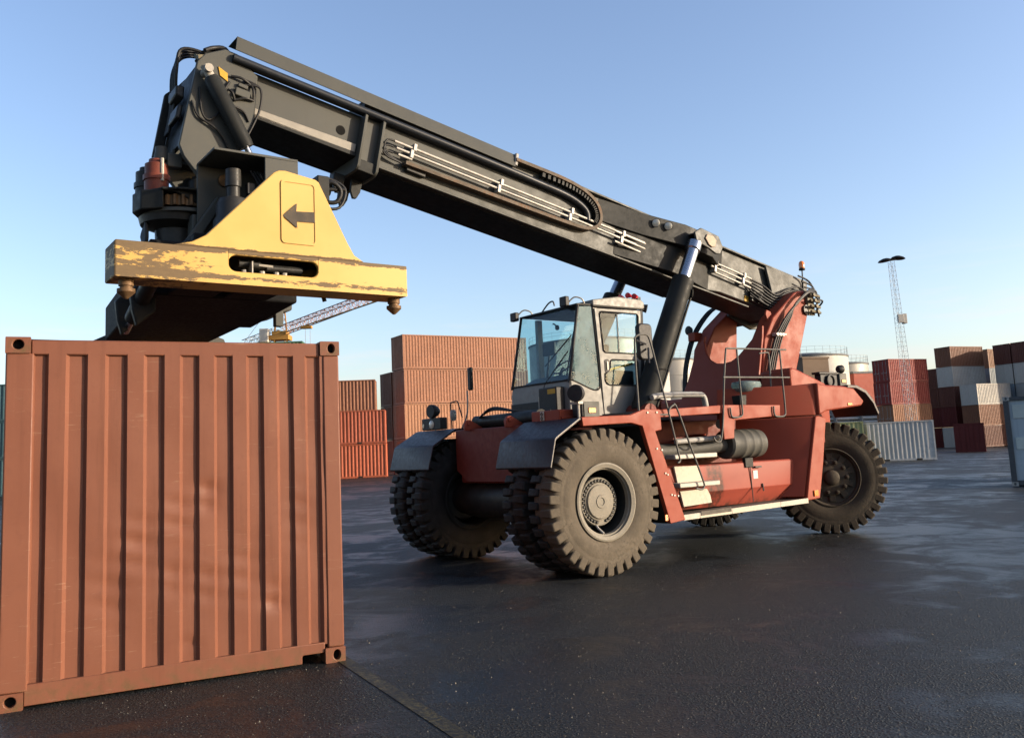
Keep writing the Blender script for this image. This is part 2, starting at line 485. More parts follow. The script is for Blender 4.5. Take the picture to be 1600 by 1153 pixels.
XZ = lambda u, v, w: (u, w, v)     # polygon in x,z extruded along y
XY = lambda u, v, w: (u, v, w)     # polygon in x,y extruded along z
YZ = lambda u, v, w: (w, u, v)     # polygon in y,z extruded along x

# ------------------------------------------------------------------ ground
def gz(x, y=0):
    if x <= 8: return 0.0
    return -0.014 * min(x - 8, 55) * min(1.0, (x - 8) / 6.0)

def build_ground():
    xs = sorted(set([-700, -300, -120, -60, -30, -15, -8, 0, 4] + list(range(8, 26, 2)) + list(range(26, 64, 4)) + [63, 80, 120, 300, 700]))
    ys = [-150, -40, -10, 0, 5, 10, 20, 40, 60, 80, 110, 160, 300, 900, 2500]
    vs = [(x, y, gz(x, y)) for y in ys for x in xs]
    n = len(xs)
    fs = [(j * n + i, j * n + i + 1, (j + 1) * n + i + 1, (j + 1) * n + i) for j in range(len(ys) - 1) for i in range(n - 1)]
    o = MB().add(vs, fs).build('ground', 'asphalt', smooth=60)
    tag(o, kind='structure')
    # worn painted line beside the near container
    a, b = Vector((-1.62, 7.65, 0.004)), Vector((0.35, 3.9, 0.004))
    d = (b - a).normalized(); s = Vector((-d.y, d.x, 0)) * 0.055
    o = MB().add([a + s, a - s, b - s, b + s], [(0, 1, 2, 3)]).build('painted_line', 'line')
    tag(o, kind='structure')
    # loose grit on the yard in front
    g = MB()
    rnd = random.Random(3)
    for i in range(9000):
        y = 3.4 + 15 * rnd.random() ** 1.5
        x = rnd.uniform(-0.45, 0.75) * y * 1.05
        r = rnd.uniform(0.0015, 0.0048) * (1 + 0.03 * y) * (1.7 if rnd.random() < 0.06 else 1)
        z = gz(x, y)
        q = [(x + r * cos(a + i), y + r * sin(a + i), z) for a in (0, 2.1, 4.2)] + [(x + r * .2, y, z + r * rnd.uniform(.7, 1.3))]
        g.add(q, [(0, 1, 3), (1, 2, 3), (2, 0, 3)])
    tag(g.build('gravel', 'gravel'), kind='stuff')
build_ground()

# ------------------------------------------------------------------ near container
def casting_mesh(w, d, h, hole=(0.0, 0.0, 0.032, 0.042)):
    """corner casting: box with an oval hole through its front (-Y) face; origin at min corner"""
    mb = MB()
    n = 16
    cx, cz = w / 2 + hole[0], h / 2 + hole[1]
    inner, outer, back = [], [], []
    for k in range(n):
        a = 2 * pi * (k + 0.5) / n
        inner.append((cx + hole[2] * cos(a), 0, cz + hole[3] * sin(a)))
        c, s = cos(a), sin(a)
        t = min((w / 2) / abs(c), (h / 2) / abs(s))
        outer.append((min(max(w / 2 + t * c, 0), w), 0, min(max(h / 2 + t * s, 0), h)))
        back.append((inner[-1][0], 0.05, inner[-1][2]))
    mb.add(inner + outer, [(k, (k + 1) % n, n + (k + 1) % n, n + k) for k in range(n)])
    mb.add(inner + back, [(k, n + k, n + (k + 1) % n, (k + 1) % n) for k in range(n)])
    # corners of the front face
    for cxn in (0, w):
        for czn in (0, h):
            near = sorted(range(n), key=lambda k: (outer[k][0] - cxn) ** 2 + (outer[k][2] - czn) ** 2)[:2]
            mb.add([(cxn, 0, czn), outer[near[0]], outer[near[1]]], [(0, 1, 2)])
    vs = [(x, y, z) for x in (0, w) for y in (0, d) for z in (0, h)]
    mb.add(vs, [(0, 1, 3, 2), (4, 6, 7, 5), (2, 3, 7, 6), (0, 2, 6, 4), (1, 5, 7, 3)])
    return mb

def corrugated(profile, z0, z1, rows=1, warp=None):
    """profile: (u, depth) list; sheet standing along z, facing -depth; returns verts (u, d, z)"""
    vs, n = [], len(profile)
    for r in range(rows + 1):
        z = z0 + (z1 - z0) * r / rows
        for u, d in profile:
            dd = d + (warp(u, z) if warp else 0)
            vs.append((u, dd, z))
    fs = [(r * n + i, r * n + i + 1, (r + 1) * n + i + 1, (r + 1) * n + i) for r in range(rows) for i in range(n - 1)]
    return vs, fs

def near_container():
    th = 0.477
    root = empty('shipping_container', (-1.456, 7.353, 0.0), th)
    tag(root, 'brown red shipping container standing in front, dented corrugated end under the yellow beam', 'container')
    W, H, L = 2.438, 2.591, 6.058
    # frame: local x runs right to left as negative
    for i, (x, y) in enumerate(((-0.162, 0), (-W, 0), (-0.162, L - 0.178), (-W, L - 0.178))):
        for z in (0, H - 0.118):
            hx = {0: (0.012, 0.0, 0.030, 0.040), 1: (0.0, 0.004, 0.036, 0.036)}.get(i, (0, 0, .03, .04))
            c = casting_mesh(0.162, 0.178, 0.118, hx).build('corner_casting', 'box_near', root, bevel=0.006)
            c.location = (x, y, z)
    for x in (-0.162, -W):
        for z in (0, H - 0.118):
            MB().box(x + 0.03, x + 0.135, 0.051, 0.16, z + 0.02, z + 0.1).build('casting_cavity_shade', 'cavity_shade', root)  # block behind each casting hole, inner shade painted as near-black
    for x0, x1 in ((-0.139, -0.004), (-W + 0.004, -W + 0.185)):
        pm = MB()
        pm.box(x0, x1, 0.010, 0.10, 0.118, H - 0.118)
        pm.build('corner_post', 'box_near', root, bevel=0.012)
        pm = MB(); pm.box(x0, x1, L - 0.1, L - 0.01, 0.118, H - 0.118)
        pm.build('corner_post', 'box_near', root, bevel=0.012)
    for y0 in (0.022, L - 0.085):
        t = MB(); t.box(-W + 0.163, -0.163, y0, y0 + 0.06, H - 0.128, H - 0.016)
        t.build('top_rail', 'box_near', root, bevel=0.01)
        bt = MB()
        bt.prism([(-W + 0.163, 0.02), (-W + 0.163, 0.165), (-0.163, 0.165), (-0.163, 0.085), (-0.335, 0.085), (-0.345, 0.075), (-0.345, 0.02)],
                 y0 - 0.006, y0 + 0.06, XZ)
        bt.build('bottom_rail', 'box_near', root, bevel=0.006)
    # end wall, nine flutes at the pressings' real spacing
    starts = [-2.182, -1.924, -1.653, -1.391, -1.137, -0.884, -0.644, -0.405, -0.186]
    D, s1, s2 = 0.031, 0.022, 0.026
    prof = [(-2.26, 0.02), (-2.247, 0.02 + D)]
    for i, u in enumerate(starts):
        nxt = starts[i + 1] if i < 8 else -0.10
        p = nxt - u
        o = 0.43 * p
        prof += [(u, 0.02 + D), (u + s1, 0.02)]
        if i < 8:
            prof += [(u + s1 + o, 0.02), (u + s1 + o + s2, 0.02 + D)]
    prof += [(-0.12, 0.02)]
    fine = []
    for (u0, d0), (u1, d1) in zip(prof[:-1], prof[1:]):
        k = max(1, int((u1 - u0) / 0.03))
        for j in range(k):
            fine.append((u0 + (u1 - u0) * j / k, d0 + (d1 - d0) * j / k))
    fine.append(prof[-1])
    rnd = random.Random(11)
    dents = [(-1.55, 1.05, 0.10, 0.22, 0.016), (-1.27, 1.25, 0.09, 0.20, 0.014), (-1.05, 1.38, 0.07, 0.11, 0.022), (-1.30, 0.78, 0.08, 0.10, 0.014),
             (-1.05, 0.72, 0.10, 0.16, 0.012), (-0.55, 0.55, 0.07, 0.10, 0.02), (-1.20, 0.26, 0.07, 0.05, 0.016), (-0.80, 0.80, 0.12, 0.25, 0.008),
             (-1.75, 0.75, 0.12, 0.3, 0.008), (-0.35, 1.2, 0.1, 0.3, 0.006)]
    ph = [rnd.uniform(0, 6) for _ in range(8)]
    def warp(u, z):
        w = 0.0025 * sin(3.1 * z + ph[0] + 5 * u) + 0.002 * sin(7.3 * z + ph[1] + 11 * u)
        for du, dz, su, sz, a in dents:
            w += 1.5 * a * math.exp(-((u - du) / su) ** 2 - ((z - dz) / sz) ** 2) * (0.6 + 0.4 * sin(38 * z + 9 * u))
        e = min(1, max(0, (z - 0.165) / 0.12)) * min(1, max(0, (H - 0.128 - z) / 0.12))
        return w * e
    vs, fs = corrugated(fine, 0.150, H - 0.118, 70, warp)
    e = MB().add(vs, fs).build('end_panel', 'box_near', root, smooth=28)
    # far end, sides, roof and floor
    pr = [(-W + 0.1 + 0.0 + i * 0.125 + k, (0.0 if (i + (j > 1)) % 2 else 0.036)) for i in range(18) for j, k in enumerate((0.0, 0.1))]
    vs, fs = corrugated(pr, 0.15, H - 0.118, 1)
    MB().add([(u, L - 0.03 - d, z) for u, d, z in vs], fs).build('end_panel', 'box_near', root)
    for sx, sg in ((-0.02, -1), (-W + 0.02, 1)):
        pr = []
        y = 0.1
        while y < L - 0.35:
            pr += [(y, 0), (y + 0.07, 0), (y + 0.138, 0.036), (y + 0.208, 0.036)]
            y += 0.276
        pr.append((L - 0.1, 0))
        vs, fs = corrugated(pr, 0.15, H - 0.1, 1)
        MB().add([(sx + sg * d, u, z) for u, d, z in vs], fs).build('side_panel', 'box_near', root)
        rl = MB(); rl.box(min(sx, sx + sg * 0.06), max(sx, sx + sg * 0.06), 0.179, L - 0.179, H - 0.1, H - 0.02)
        rl.build('side_rail', 'box_near', root)
        rl = MB(); rl.box(min(sx, sx + sg * 0.06), max(sx, sx + sg * 0.06), 0.179, L - 0.179, 0.03, 0.15)
        rl.build('side_rail', 'box_near', root)
    rf = MB(); rf.box(-W + 0.04, -0.04, 0.09, L - 0.09, H - 0.06, H - 0.03); rf.build('roof_panel', 'box_near', root)
    fl = MB(); fl.box(-W + 0.06, -0.06, 0.09, L - 0.09, 0.10, 0.13); fl.build('floor_panel', 'rubber', root)
near_container()

# ------------------------------------------------------------------ reach stacker
MA = 0.624
fwd = Vector((-cos(MA), -sin(MA), 0))
lft = Vector((sin(MA), -cos(MA), 0))
MO = Vector((1.108, 11.251, 0)) - lft * 2.075
rs = empty('reach_stacker', MO, 0.0)
rs.rotation_euler = (0, 0, math.atan2(fwd.y, fwd.x))
tag(rs, 'large red and grey reach stacker with raised black boom and yellow spreader over the container', 'reach stacker')

def part(name, mb, m, parent=None, bevel=0.0, smooth=None, label=None):
    o = mb.build(name, m, parent or rs, bevel=bevel, smooth=smooth)
    if label: o['label'] = label
    return o

BE = R(11.35)
def bp(s, t, y):
    return (-6.5 + s * cos(BE) - t * sin(BE), y, 3.7 + s * sin(BE) + t * cos(BE))
BST = lambda u, v, w: bp(u, v, w)          # polygon in s,t extruded along y
BSY = lambda u, v, w: bp(u, w, v)          # polygon in s,y extruded along t

def loft(rings, name, m, bevel=0.02):
    mb = MB(); n = len(rings[0])
    vs = [p for r_ in rings for p in r_]
    fs = [(i * n + k, i * n + (k + 1) % n, (i + 1) * n + (k + 1) % n, (i + 1) * n + k) for i in range(len(rings) - 1) for k in range(n)]
    fs += [tuple(range(n))[::-1], tuple((len(rings) - 1) * n + k for k in range(n))]
    mb.add(vs, fs)
    return part(name, mb, m, bevel=bevel)

def bez(pts, n=6):
    """Catmull-Rom through pts"""
    P = [Vector(p) for p in pts]
    out = []
    for i in range(len(P) - 1):
        p0, p1, p2, p3 = P[max(i - 1, 0)], P[i], P[i + 1], P[min(i + 2, len(P) - 1)]
        for k in range(n):
            t = k / n
            out.append(0.5 * ((2 * p1) + (p2 - p0) * t + (2 * p0 - 5 * p1 + 4 * p2 - p3) * t * t + (3 * p1 - p0 - 3 * p2 + p3) * t ** 3))
    out.append(P[-1])
    return out

# ---- wheels
def wheel(loc, rz, side, style):
    """axle along local y; outboard face at +y*side. Built in local coordinates around the hub"""
    RO, HW = 0.92, 0.235
    dusty = {'near': 'dusty', 'rear': 'dusty2', 'dark': 'tread'}[style]
    put = lambda a, b, w: (a, w, b)
    t = MB()
    rim_r = 0.455
    prof = [(rim_r, -HW * 0.82), (rim_r + 0.05, -HW * 0.92), (0.62, -HW), (0.735, -HW * 0.985), (0.80, -HW * 0.93), (0.835, -HW * 0.80),
            (0.885, -HW * 0.5), (0.893, 0), (0.885, HW * 0.5), (0.835, HW * 0.80), (0.80, HW * 0.93), (0.735, HW * 0.985),
            (0.715, HW * 0.965), (0.70, HW * 0.99), (0.62, HW), (rim_r + 0.075, HW * 0.95), (rim_r + 0.05, HW * 0.88), (rim_r, HW * 0.82)]
    t.lathe(prof, put, 72, closed=True)
    wo = t.build('wheel', dusty, rs, smooth=50)
    wo.location = loc
    wo.rotation_euler = (0, 0, rz + (pi if side < 0 else 0))
    # lugs: rounded blocks at both shoulders, staggered
    NL = 34
    def lug(sg):
        l = MB()
        yo, yi = sg * HW * 0.97, sg * 0.025
        h0, h1 = 0.80, 0.922
        a = 0.055
        pts = [(-a, yo, 0.765), (a, yo, 0.765), (a * 1.0, yo * 0.985, 0.905), (-a * 1.0, yo * 0.985, 0.905),
               (-a * 0.95, yo * 0.86, h1), (a * 0.95, yo * 0.86, h1),
               (-a * 0.8, yi, h1), (a * 0.8, yi, h1), (-a * 0.8, yi, 0.83), (a * 0.8, yi, 0.83), (-a, yo * 0.8, 0.82), (a, yo * 0.8, 0.82)]
        l.add(pts, [(0, 1, 2, 3), (3, 2, 5, 4), (4, 5, 7, 6), (6, 7, 9, 8), (0, 3, 4, 10), (1, 11, 5, 2), (10, 4, 6, 8), (11, 9, 7, 5)])
        return l
    if style in ('near', 'rear', 'dark1'):
        pass
    for sg in (1, -1):
        if sg == 1 or style == 'rear':
            proto = lug(sg).build('tread_lug', dusty if sg == 1 else 'tread', wo, bevel=0.014)
            for k in range(NL):
                o = proto if k == 0 else mesh_copy(proto, wo)
                o.rotation_euler = (0, 2 * pi * (k + (0.5 if sg < 0 else 0)) / NL, 0)
        else:
            src = lug(sg)
            al = MB()
            for k in range(NL):
                a = 2 * pi * (k + 0.5) / NL
                al.add([(x * cos(a) + z * sin(a), y, -x * sin(a) + z * cos(a)) for x, y, z in src.v], src.f)
            o = al.build('inner_tread', 'tread', wo, bevel=0.014)
            tag(o, kind='stuff')
    # rim
    rm = MB()
    if style == 'rear':
        rp = [(0.47, HW * 0.93), (0.485, HW * 0.9), (0.47, HW * 0.78), (0.44, HW * 0.72), (0.43, HW * 0.5), (0.33, HW * 0.42), (0.31, HW * 0.5), (0.10, HW * 0.5), (0.10, -0.1), (0.45, -0.1)]
        rm.lathe(rp, put, 48, closed=True)
        ro = rm.build('rim', 'rim_dark', wo, smooth=40)
        hb = MB()
        hb.lathe([(0.30, HW * 0.45), (0.30, HW * 0.62), (0.26, HW * 0.70), (0.13, HW * 0.74), (0.12, HW * 1.0), (0.085, HW * 1.12), (0.0, HW * 1.12)], put, 32)
        hb.build('hub', 'rim_dark', wo, smooth=40)
        nutp = MB(); nutp.lathe([(0.034, 0), (0.034, 0.055), (0.02, 0.06), (0.018, 0.085), (0, 0.085)], put, 6)
        n0 = nutp.build('wheel_nut', 'rim_dark', wo)
        for k in range(10):
            a = 2 * pi * k / 10
            o = n0 if k == 0 else mesh_copy(n0, wo)
            o.location = (0.255 * cos(a), HW * 0.62, 0.255 * sin(a))
        cl = MB()
        for k in range(10):
            a = 2 * pi * (k + 0.5) / 10
            c, s = cos(a), sin(a)
            q = [(0.27, -0.045), (0.40, -0.06), (0.40, 0.06), (0.27, 0.045)]
            cl.prism([(u * c - v * s, u * s + v * c) for u, v in q], HW * 0.42, HW * 0.62, lambda u, v, w: (u, w, v))
        cl.build('rim_clamp_ring', 'rim_dark', wo, bevel=0.01)
    else:
        mname = 'rim' if style == 'near' else 'boom_black'
        rp = [(0.455, HW * 0.80), (0.475, HW * 0.93), (0.49, HW * 0.96), (0.47, HW * 0.99), (0.445, HW * 0.95), (0.425, HW * 0.93), (0.42, HW * 0.80), (0.405, HW * 0.78), (0.40, HW * 0.55)]
        rm.lathe(rp + [(0.455, HW * 0.5)], put, 56, closed=True)
        rm.build('rim', mname, wo, smooth=35)
        inn = MB()
        inn.lathe([(0.402, HW * 0.6), (0.395, -0.30), (0.27, -0.34), (0.0, -0.34)], put, 56, cap=False)
        inn.build('rim_barrel', 'boom_black', wo, smooth=40)
        if style == 'near':
            hb = MB()
            hb.lathe([(0.305, -0.20), (0.305, 0.060), (0.295, 0.072), (0.288, 0.072), (0.285, 0.064), (0.240, 0.064), (0.237, 0.080), (0.226, 0.084), (0.20, 0.084)], put, 64, cap=False)
            hb.build('hub_flange', 'rim', wo, smooth=35)
            cp = MB()
            cp.lathe([(0.216, 0.06), (0.216, 0.098), (0.208, 0.106), (0.085, 0.114), (0.08, 0.122), (0.05, 0.122), (0.045, 0.112), (0.0, 0.112)], put, 48)
            cp.build('hub', 'rim', wo, smooth=30)
            bt = MB()
            bt.lathe([(0.0205, 0.060), (0.0205, 0.078), (0.012, 0.084), (0.0, 0.084)], put, 8)
            b0 = bt.build('wheel_nut', 'grease', wo)  # dark colour stands in for the shade of recessed bolt holes
            for k in range(32):
                if k in (23, 24): continue
                a = 2 * pi * k / 32
                o = b0 if k == 0 else mesh_copy(b0, wo)
                o.location = (0.2625 * cos(a), 0, 0.2625 * sin(a))
            gw = MB()
            gw.tube([(0.06, 0.04, -0.27), (0.05, 0.08, -0.33), (0.02, 0.15, -0.395)], 0.016, 8)
            gw.build('tyre_valve', 'steel', wo, smooth=50)
        else:
            hb = MB(); hb.lathe([(0.33, -0.1), (0.33, 0.0), (0.20, 0.04), (0.18, 0.12), (0, 0.13)], put, 32)
            hb.build('hub', 'grease', wo, smooth=40)
    return wo
YW = 2.075 - 0.235
wheel((0, YW, 0.92), 0, 1, 'near')
wheel((0, YW - 0.56, 0.92), 0, 1, 'dark')
wheel((0, -YW + 0.56, 0.92), pi, -1, 'dark')
wheel((0, -YW, 0.92), pi, -1, 'dark')
STEER = R(-38)
wheel((-5.60, 1.36, 0.92), STEER, 1, 'rear')
wheel((-5.60, -1.36, 0.92), pi + STEER, -1, 'dark')
# axles
ax = MB(); ax.tube([(0, -1.7, 0.92), (0, -0.75, 0.92), (0, 0.75, 0.92), (0, 1.7, 0.92)], [0.2, 0.3, 0.3, 0.2], 20)
part('drive_axle', ax, 'grease', smooth=45)
ax = MB(); ax.box(-5.85, -5.35, -1.05, 1.05, 0.72, 1.12)
part('steer_axle', ax, 'grease', bevel=0.04)

# ---- chassis
c = MB()
c.prism([(0.35, 1.16), (0.35, 1.95), (-5.1, 1.95), (-5.1, 0.85), (-0.6, 0.85), (-0.6, 1.16)], -0.80, 0.80, XZ)
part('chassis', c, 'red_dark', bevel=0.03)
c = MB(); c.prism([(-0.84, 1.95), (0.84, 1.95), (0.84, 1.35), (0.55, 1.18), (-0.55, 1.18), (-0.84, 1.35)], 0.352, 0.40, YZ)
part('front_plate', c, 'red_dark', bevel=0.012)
for y in (-0.45, 0.60):
    e = MB()
    e.prism([(0.10, 1.93), (0.48, 1.93), (0.49, 2.02), (0.46, 2.08), (0.40, 2.09), (0.34, 2.06)], y - 0.03, y + 0.03, XZ)
    e.tube([(0.43, y - 0.045, 2.03), (0.43, y + 0.045, 2.03)], 0.025, 12)
    part('lifting_eye', e, 'red', bevel=0.008)
for y0, y1 in ((0.05, 0.30), (0.99, 1.60)):
    if y0 < 0.5: continue
    b = MB(); b.box(-0.15, 0.32, y0, y1, 1.97, 2.115)
    part('battery_box', b, 'red', bevel=0.012)
b = MB(); b.box(0.321, 0.335, 1.20, 1.28, 1.985, 2.105)
part('data_plate', b, 'cream', bevel=0.003)
b = MB()
for z in (2.015, 2.07):
    b.lathe([(0.024, 0.3355), (0.024, 0.340), (0.012, 0.340), (0.012, 0.3355)], lambda a, bb, w, z=z: (w, 1.24 + a, z + bb), 14, closed=True)
part('plate_print', b, 'black')
t = MB(); t.tube([(0.12, -0.68, 2.07), (0.12, -0.50, 2.07), (0.12, -0.49, 2.05), (0.12, 0.95, 2.05)], [0.085, 0.085, 0.11, 0.11], 18)
part('steering_cylinder', t, 'boom_black', smooth=40)
h = MB()
for k in range(4):
    h.tube(bez([(0.15 + 0.03 * k, -0.55 + 0.05 * k, 2.12), (0.2, -0.1, 2.21 + 0.012 * k), (0.1, 0.4, 2.16), (-0.05, 0.95, 2.14 - 0.02 * k)], 5), 0.013, 6)
part('front_hoses', h, 'hose', smooth=60)

# belly between axles
b = MB(); b.box(-4.6, -0.95, -0.7, 0.7, 0.55, 0.85); part('belly_tank', b, 'boom_black', bevel=0.03)
b = MB(); b.tube([(-2.0, -0.2, 0.55), (-3.4, 0.1, 0.55)], 0.16, 14); part('drive_shaft', b, 'grease', smooth=40)

# ---- mudguards
def mudguard(y0, y1):
    m = MB()
    prof = [(-0.62, 1.985), (0.30, 1.985), (0.36, 1.975), (0.735, 1.755), (0.765, 1.73), (0.855, 1.39)]
    pi_ = [(u - 0.012, v - 0.022) for u, v in prof]
    m.prism(prof + pi_[::-1], y0, y1, XZ)
    return m
part('mudguard', mudguard(0.86, 2.045), 'mud', bevel=0.006)
part('mudguard', mudguard(-2.12, -0.90), 'mud', bevel=0.006)
m = MB()
m.tube([(0.36, 2.05, 1.975), (0.735, 2.05, 1.755), (0.765, 2.05, 1.73), (0.855, 2.05, 1.39)], 0.008, 6)
part('mudguard_edge', m, 'silver')
m = MB(); m.box(0.08, 0.34, -0.98, -0.90, 1.93, 1.955); part('mudguard_bracket', m, 'pin', bevel=0.006)
# ---- left fender plate and leg
f = MB()
f.prism([(0.335, 1.99), (-0.50, 2.005), (-0.74, 2.075), (-1.04, 2.07), (-1.05, 1.80), (-0.93, 1.78), (-1.385, 0.585), (-1.10, 0.556), (-0.70, 1.855), (-0.5, 1.90), (0.32, 1.875)], 1.99, 2.06, XZ)
part('fender_plate', f, 'red', bevel=0.008)
f = MB()
f.prism([(-0.72, 1.855), (-1.10, 0.556), (-1.13, 0.556), (-0.75, 1.9)], 1.0, 1.988, XZ)
f.prism([(0.3, 1.905), (-0.72, 1.905), (-0.72, 1.885), (0.3, 1.885)], 0.86, 1.988, XZ)
part('wheel_arch_lining', f, 'boom_black')
f = MB(); f.prism([(-0.66, 1.92), (-0.95, 0.62), (-1.02, 0.62), (-0.72, 1.95)], -2.02, -0.85, XZ)
part('wheel_arch_lining', f, 'boom_black')
rf = MB(); rf.box(-1.045, -0.995, 2.061, 2.075, 0.60, 0.68); o = part('side_reflector', rf, 'amber', bevel=0.003)
o.rotation_euler = (0, 0, 0)
bl = MB()
for (x, z) in ((-0.80, 2.03), (-0.97, 2.03), (-0.93, 1.55), (-1.02, 1.53), (-1.06, 1.22), (-1.10, 1.2), (-1.15, 0.93), (-1.20, 0.92), (-1.27, 0.91)):
    bl.lathe([(0.013, 2.060), (0.013, 2.072), (0.0, 2.072)], lambda a, b2, w, x=x, z=z: (x + a, w, z + b2), 6)
part('fender_bolts', bl, 'steel')

# ---- upper platform beam
f = MB()
f.prism([(-1.05, 2.07), (-2.44, 2.125), (-2.44, 2.01), (-1.05, 1.965)], 1.84, 1.91, XZ)
part('platform_beam', f, 'red', bevel=0.008)
f = MB()
f.prism([(-2.445, 2.13), (-3.77, 2.118), (-3.75, 1.955), (-2.70, 1.905), (-2.66, 1.64), (-2.445, 1.63)], 1.84, 1.912, XZ)
part('platform_beam', f, 'red', bevel=0.008)
f = MB(); f.box(-3.76, -1.06, 0.86, 1.838, 2.03, 2.075); part('platform_deck', f, 'deck', bevel=0.005)
f = MB(); f.prism([(-0.3, 1.97), (-0.3, 2.06), (-1.04, 2.06), (-2.0, 2.06), (-2.0, 1.97)], 0.72, 0.84, XZ)
part('cab_base', f, 'red', bevel=0.012)
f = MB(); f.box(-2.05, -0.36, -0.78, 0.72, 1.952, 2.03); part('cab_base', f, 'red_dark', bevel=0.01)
g = MB(); g.tube(bez([(-1.75, 1.2, 2.29), (-1.95, 1.2, 2.32), (-2.70, 1.2, 2.335), (-2.86, 1.2, 2.29), (-2.90, 1.2, 2.08)], 5), 0.045, 8)
part('grab_bar', g, 'galv', smooth=60)
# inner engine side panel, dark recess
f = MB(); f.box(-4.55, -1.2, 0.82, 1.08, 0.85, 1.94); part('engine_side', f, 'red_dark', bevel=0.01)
f = MB()
f.prism([(-1.7, 1.50), (-1.95, 1.62), (-2.15, 1.58), (-2.3, 1.68), (-2.5, 1.66), (-2.62, 1.74), (-2.62, 1.40), (-1.7, 1.40)], 1.082, 1.42, XZ)
f.box(-3.45, -2.75, 1.082, 1.5, 1.40, 1.62)
part('valve_block', f, 'red', bevel=0.02)
# ---- side tank
f = MB()
f.prism([(1.15, 1.285), (1.74, 1.285), (1.755, 1.27), (1.78, 0.90), (1.62, 0.665), (1.15, 0.665)], -4.26, -1.42, YZ)
def tank_mat():
    m, nt, N, L, b = nodes_of('red_tank_paint_oil_stained')
    v = coords(nt)
    sep = N.new('ShaderNodeSeparateXYZ'); L.new(v, sep.inputs[0])
    n1 = noise(nt, 1.0, 4, 0.6, v); n2 = noise(nt, 9, 6, 0.7, v)
    cc = mixc(nt, ramp(nt, n1, 0.3, 0.7), (0.1987, 0.0396, 0.0254), (0.2285, 0.0485, 0.0318))
    dist = math_n(nt, 'ABSOLUTE', math_n(nt, 'ADD', sep.outputs[0], 2.34))
    wob = math_n(nt, 'ADD', dist, math_n(nt, 'MULTIPLY', math_n(nt, 'SUBTRACT', noise(nt, 5, 6, 0.7, coords(nt, (1, 1, 0.3))), 0.5), 0.35))
    st = math_n(nt, 'MULTIPLY', ramp(nt, wob, 0.10, 0.20, 1.0, 0.0), ramp(nt, n2, 0.28, 0.6))
    cc = mixc(nt, math_n(nt, 'MULTIPLY', st, 0.9), cc, (0.0298, 0.0154, 0.0106))
    low = math_n(nt, 'MULTIPLY', ramp(nt, sep.outputs[2], 0.66, 0.80, 0.8, 0.0), ramp(nt, n2, 0.4, 0.62))
    cc = mixc(nt, low, cc, (0.0447, 0.0265, 0.0190))
    L.new(cc, b.inputs['Base Color']); b.inputs['Roughness'].default_value = 0.5; b.inputs['Specular IOR Level'].default_value = 0.14
    return m
M['red_tank'] = tank_mat()
part('side_tank', f, 'red_tank', bevel=0.012)
f = MB(); f.prism([(-1.50, 1.29), (-2.0, 1.283), (-2.08, 1.01), (-1.555, 1.015)], 1.765, 1.80, XZ)
part('cream_step_panel', f, 'cream', bevel=0.006)
f = MB(); f.prism([(-1.585, 0.945), (-2.13, 0.95), (-2.19, 0.86), (-2.215, 0.748), (-1.64, 0.728)], 1.765, 1.80, XZ)
part('cream_step_panel', f, 'cream', bevel=0.006)
f = MB(); f.box(-3.36, -3.20, 1.757, 1.775, 1.01, 1.20)
o = part('tank_sticker', MB().box(-3.29, -3.19, 1.766, 1.772, 1.03, 1.15), 'white')
f = MB(); f.tube([(-3.12, 1.775, 1.24), (-3.12, 1.79, 0.70)], 0.008, 6); f.tube([(-3.36, 1.79, 0.95), (-3.36, 1.80, 0.84)], 0.012, 6); f.box(-3.36, -3.22, 1.775, 1.80, 1.19, 1.215)
part('tank_latch', f, 'black')
# steps
for x0, x1, z in ((-1.33, -2.19, 1.425), (-1.40, -2.21, 1.035)):
    s = MB(); s.box(x1, x0, 1.80, 1.985, z - 0.035, z + 0.03)
    part('step_tread', s, 'silver', bevel=0.012)
s = MB(); s.prism([(-1.395, 0.632), (-4.13, 0.672), (-4.13, 0.65), (-1.395, 0.61)], 1.60, 1.985, XZ)
part('running_board', s, 'deck')
def strip(x0, x1):
    za, zb = 0.645 - (x0 + 1.4) * 0.0139, 0.645 - (x1 + 1.4) * 0.0139
    s = MB(); s.prism([(x0, za - 0.075), (x0, za), (x1, zb), (x1, zb - 0.075)], 1.987, 2.012, XZ)
    return s
part('running_board_edge', strip(-1.40, -1.72), 'silver', bevel=0.004)
s = strip(-1.722, -2.38); s.v = [(x, y, z - (0.0)) for x, y, z in s.v]
part('running_board_edge', s, 'cream', bevel=0.004)
part('running_board_edge', strip(-2.382, -3.46), 'cream', bevel=0.004)
part('running_board_edge', strip(-3.462, -4.13), 'silver', bevel=0.004)
s = MB(); s.prism([(-1.74, 0.666), (-2.36, 0.678), (-2.36, 0.62), (-1.74, 0.61)], 2.013, 2.02, XZ)
part('worn_edge_patch', s, 'deck')
# muffler / air cleaner
mx = lambda a, b2, w: (w, 1.66 + a, 1.555 + b2)
f = MB(); f.lathe([(0.0, -2.70), (0.19, -2.70), (0.215, -2.73), (0.215, -2.95), (0.222, -2.96), (0.222, -2.99), (0.215, -3.0), (0.215, -3.13), (0.222, -3.14), (0.222, -3.17), (0.215, -3.18),
                  (0.215, -3.30), (0.222, -3.31), (0.222, -3.34), (0.215, -3.35), (0.205, -3.47), (0.15, -3.50), (0.0, -3.50)], mx, 40)
part('air_cleaner', f, 'muffler', smooth=35)
f = MB(); f.tube([(-1.45, 1.45, 1.50), (-2.0, 1.50, 1.50), (-2.45, 1.60, 1.53), (-2.705, 1.66, 1.55)], 0.105, 18); part('air_duct', f, 'muffler', smooth=45)
f = MB(); f.tube([(-1.75, 1.62, 1.63), (-2.6, 1.70, 1.66)], 0.04, 10); part('air_duct', f, 'galv', smooth=45)
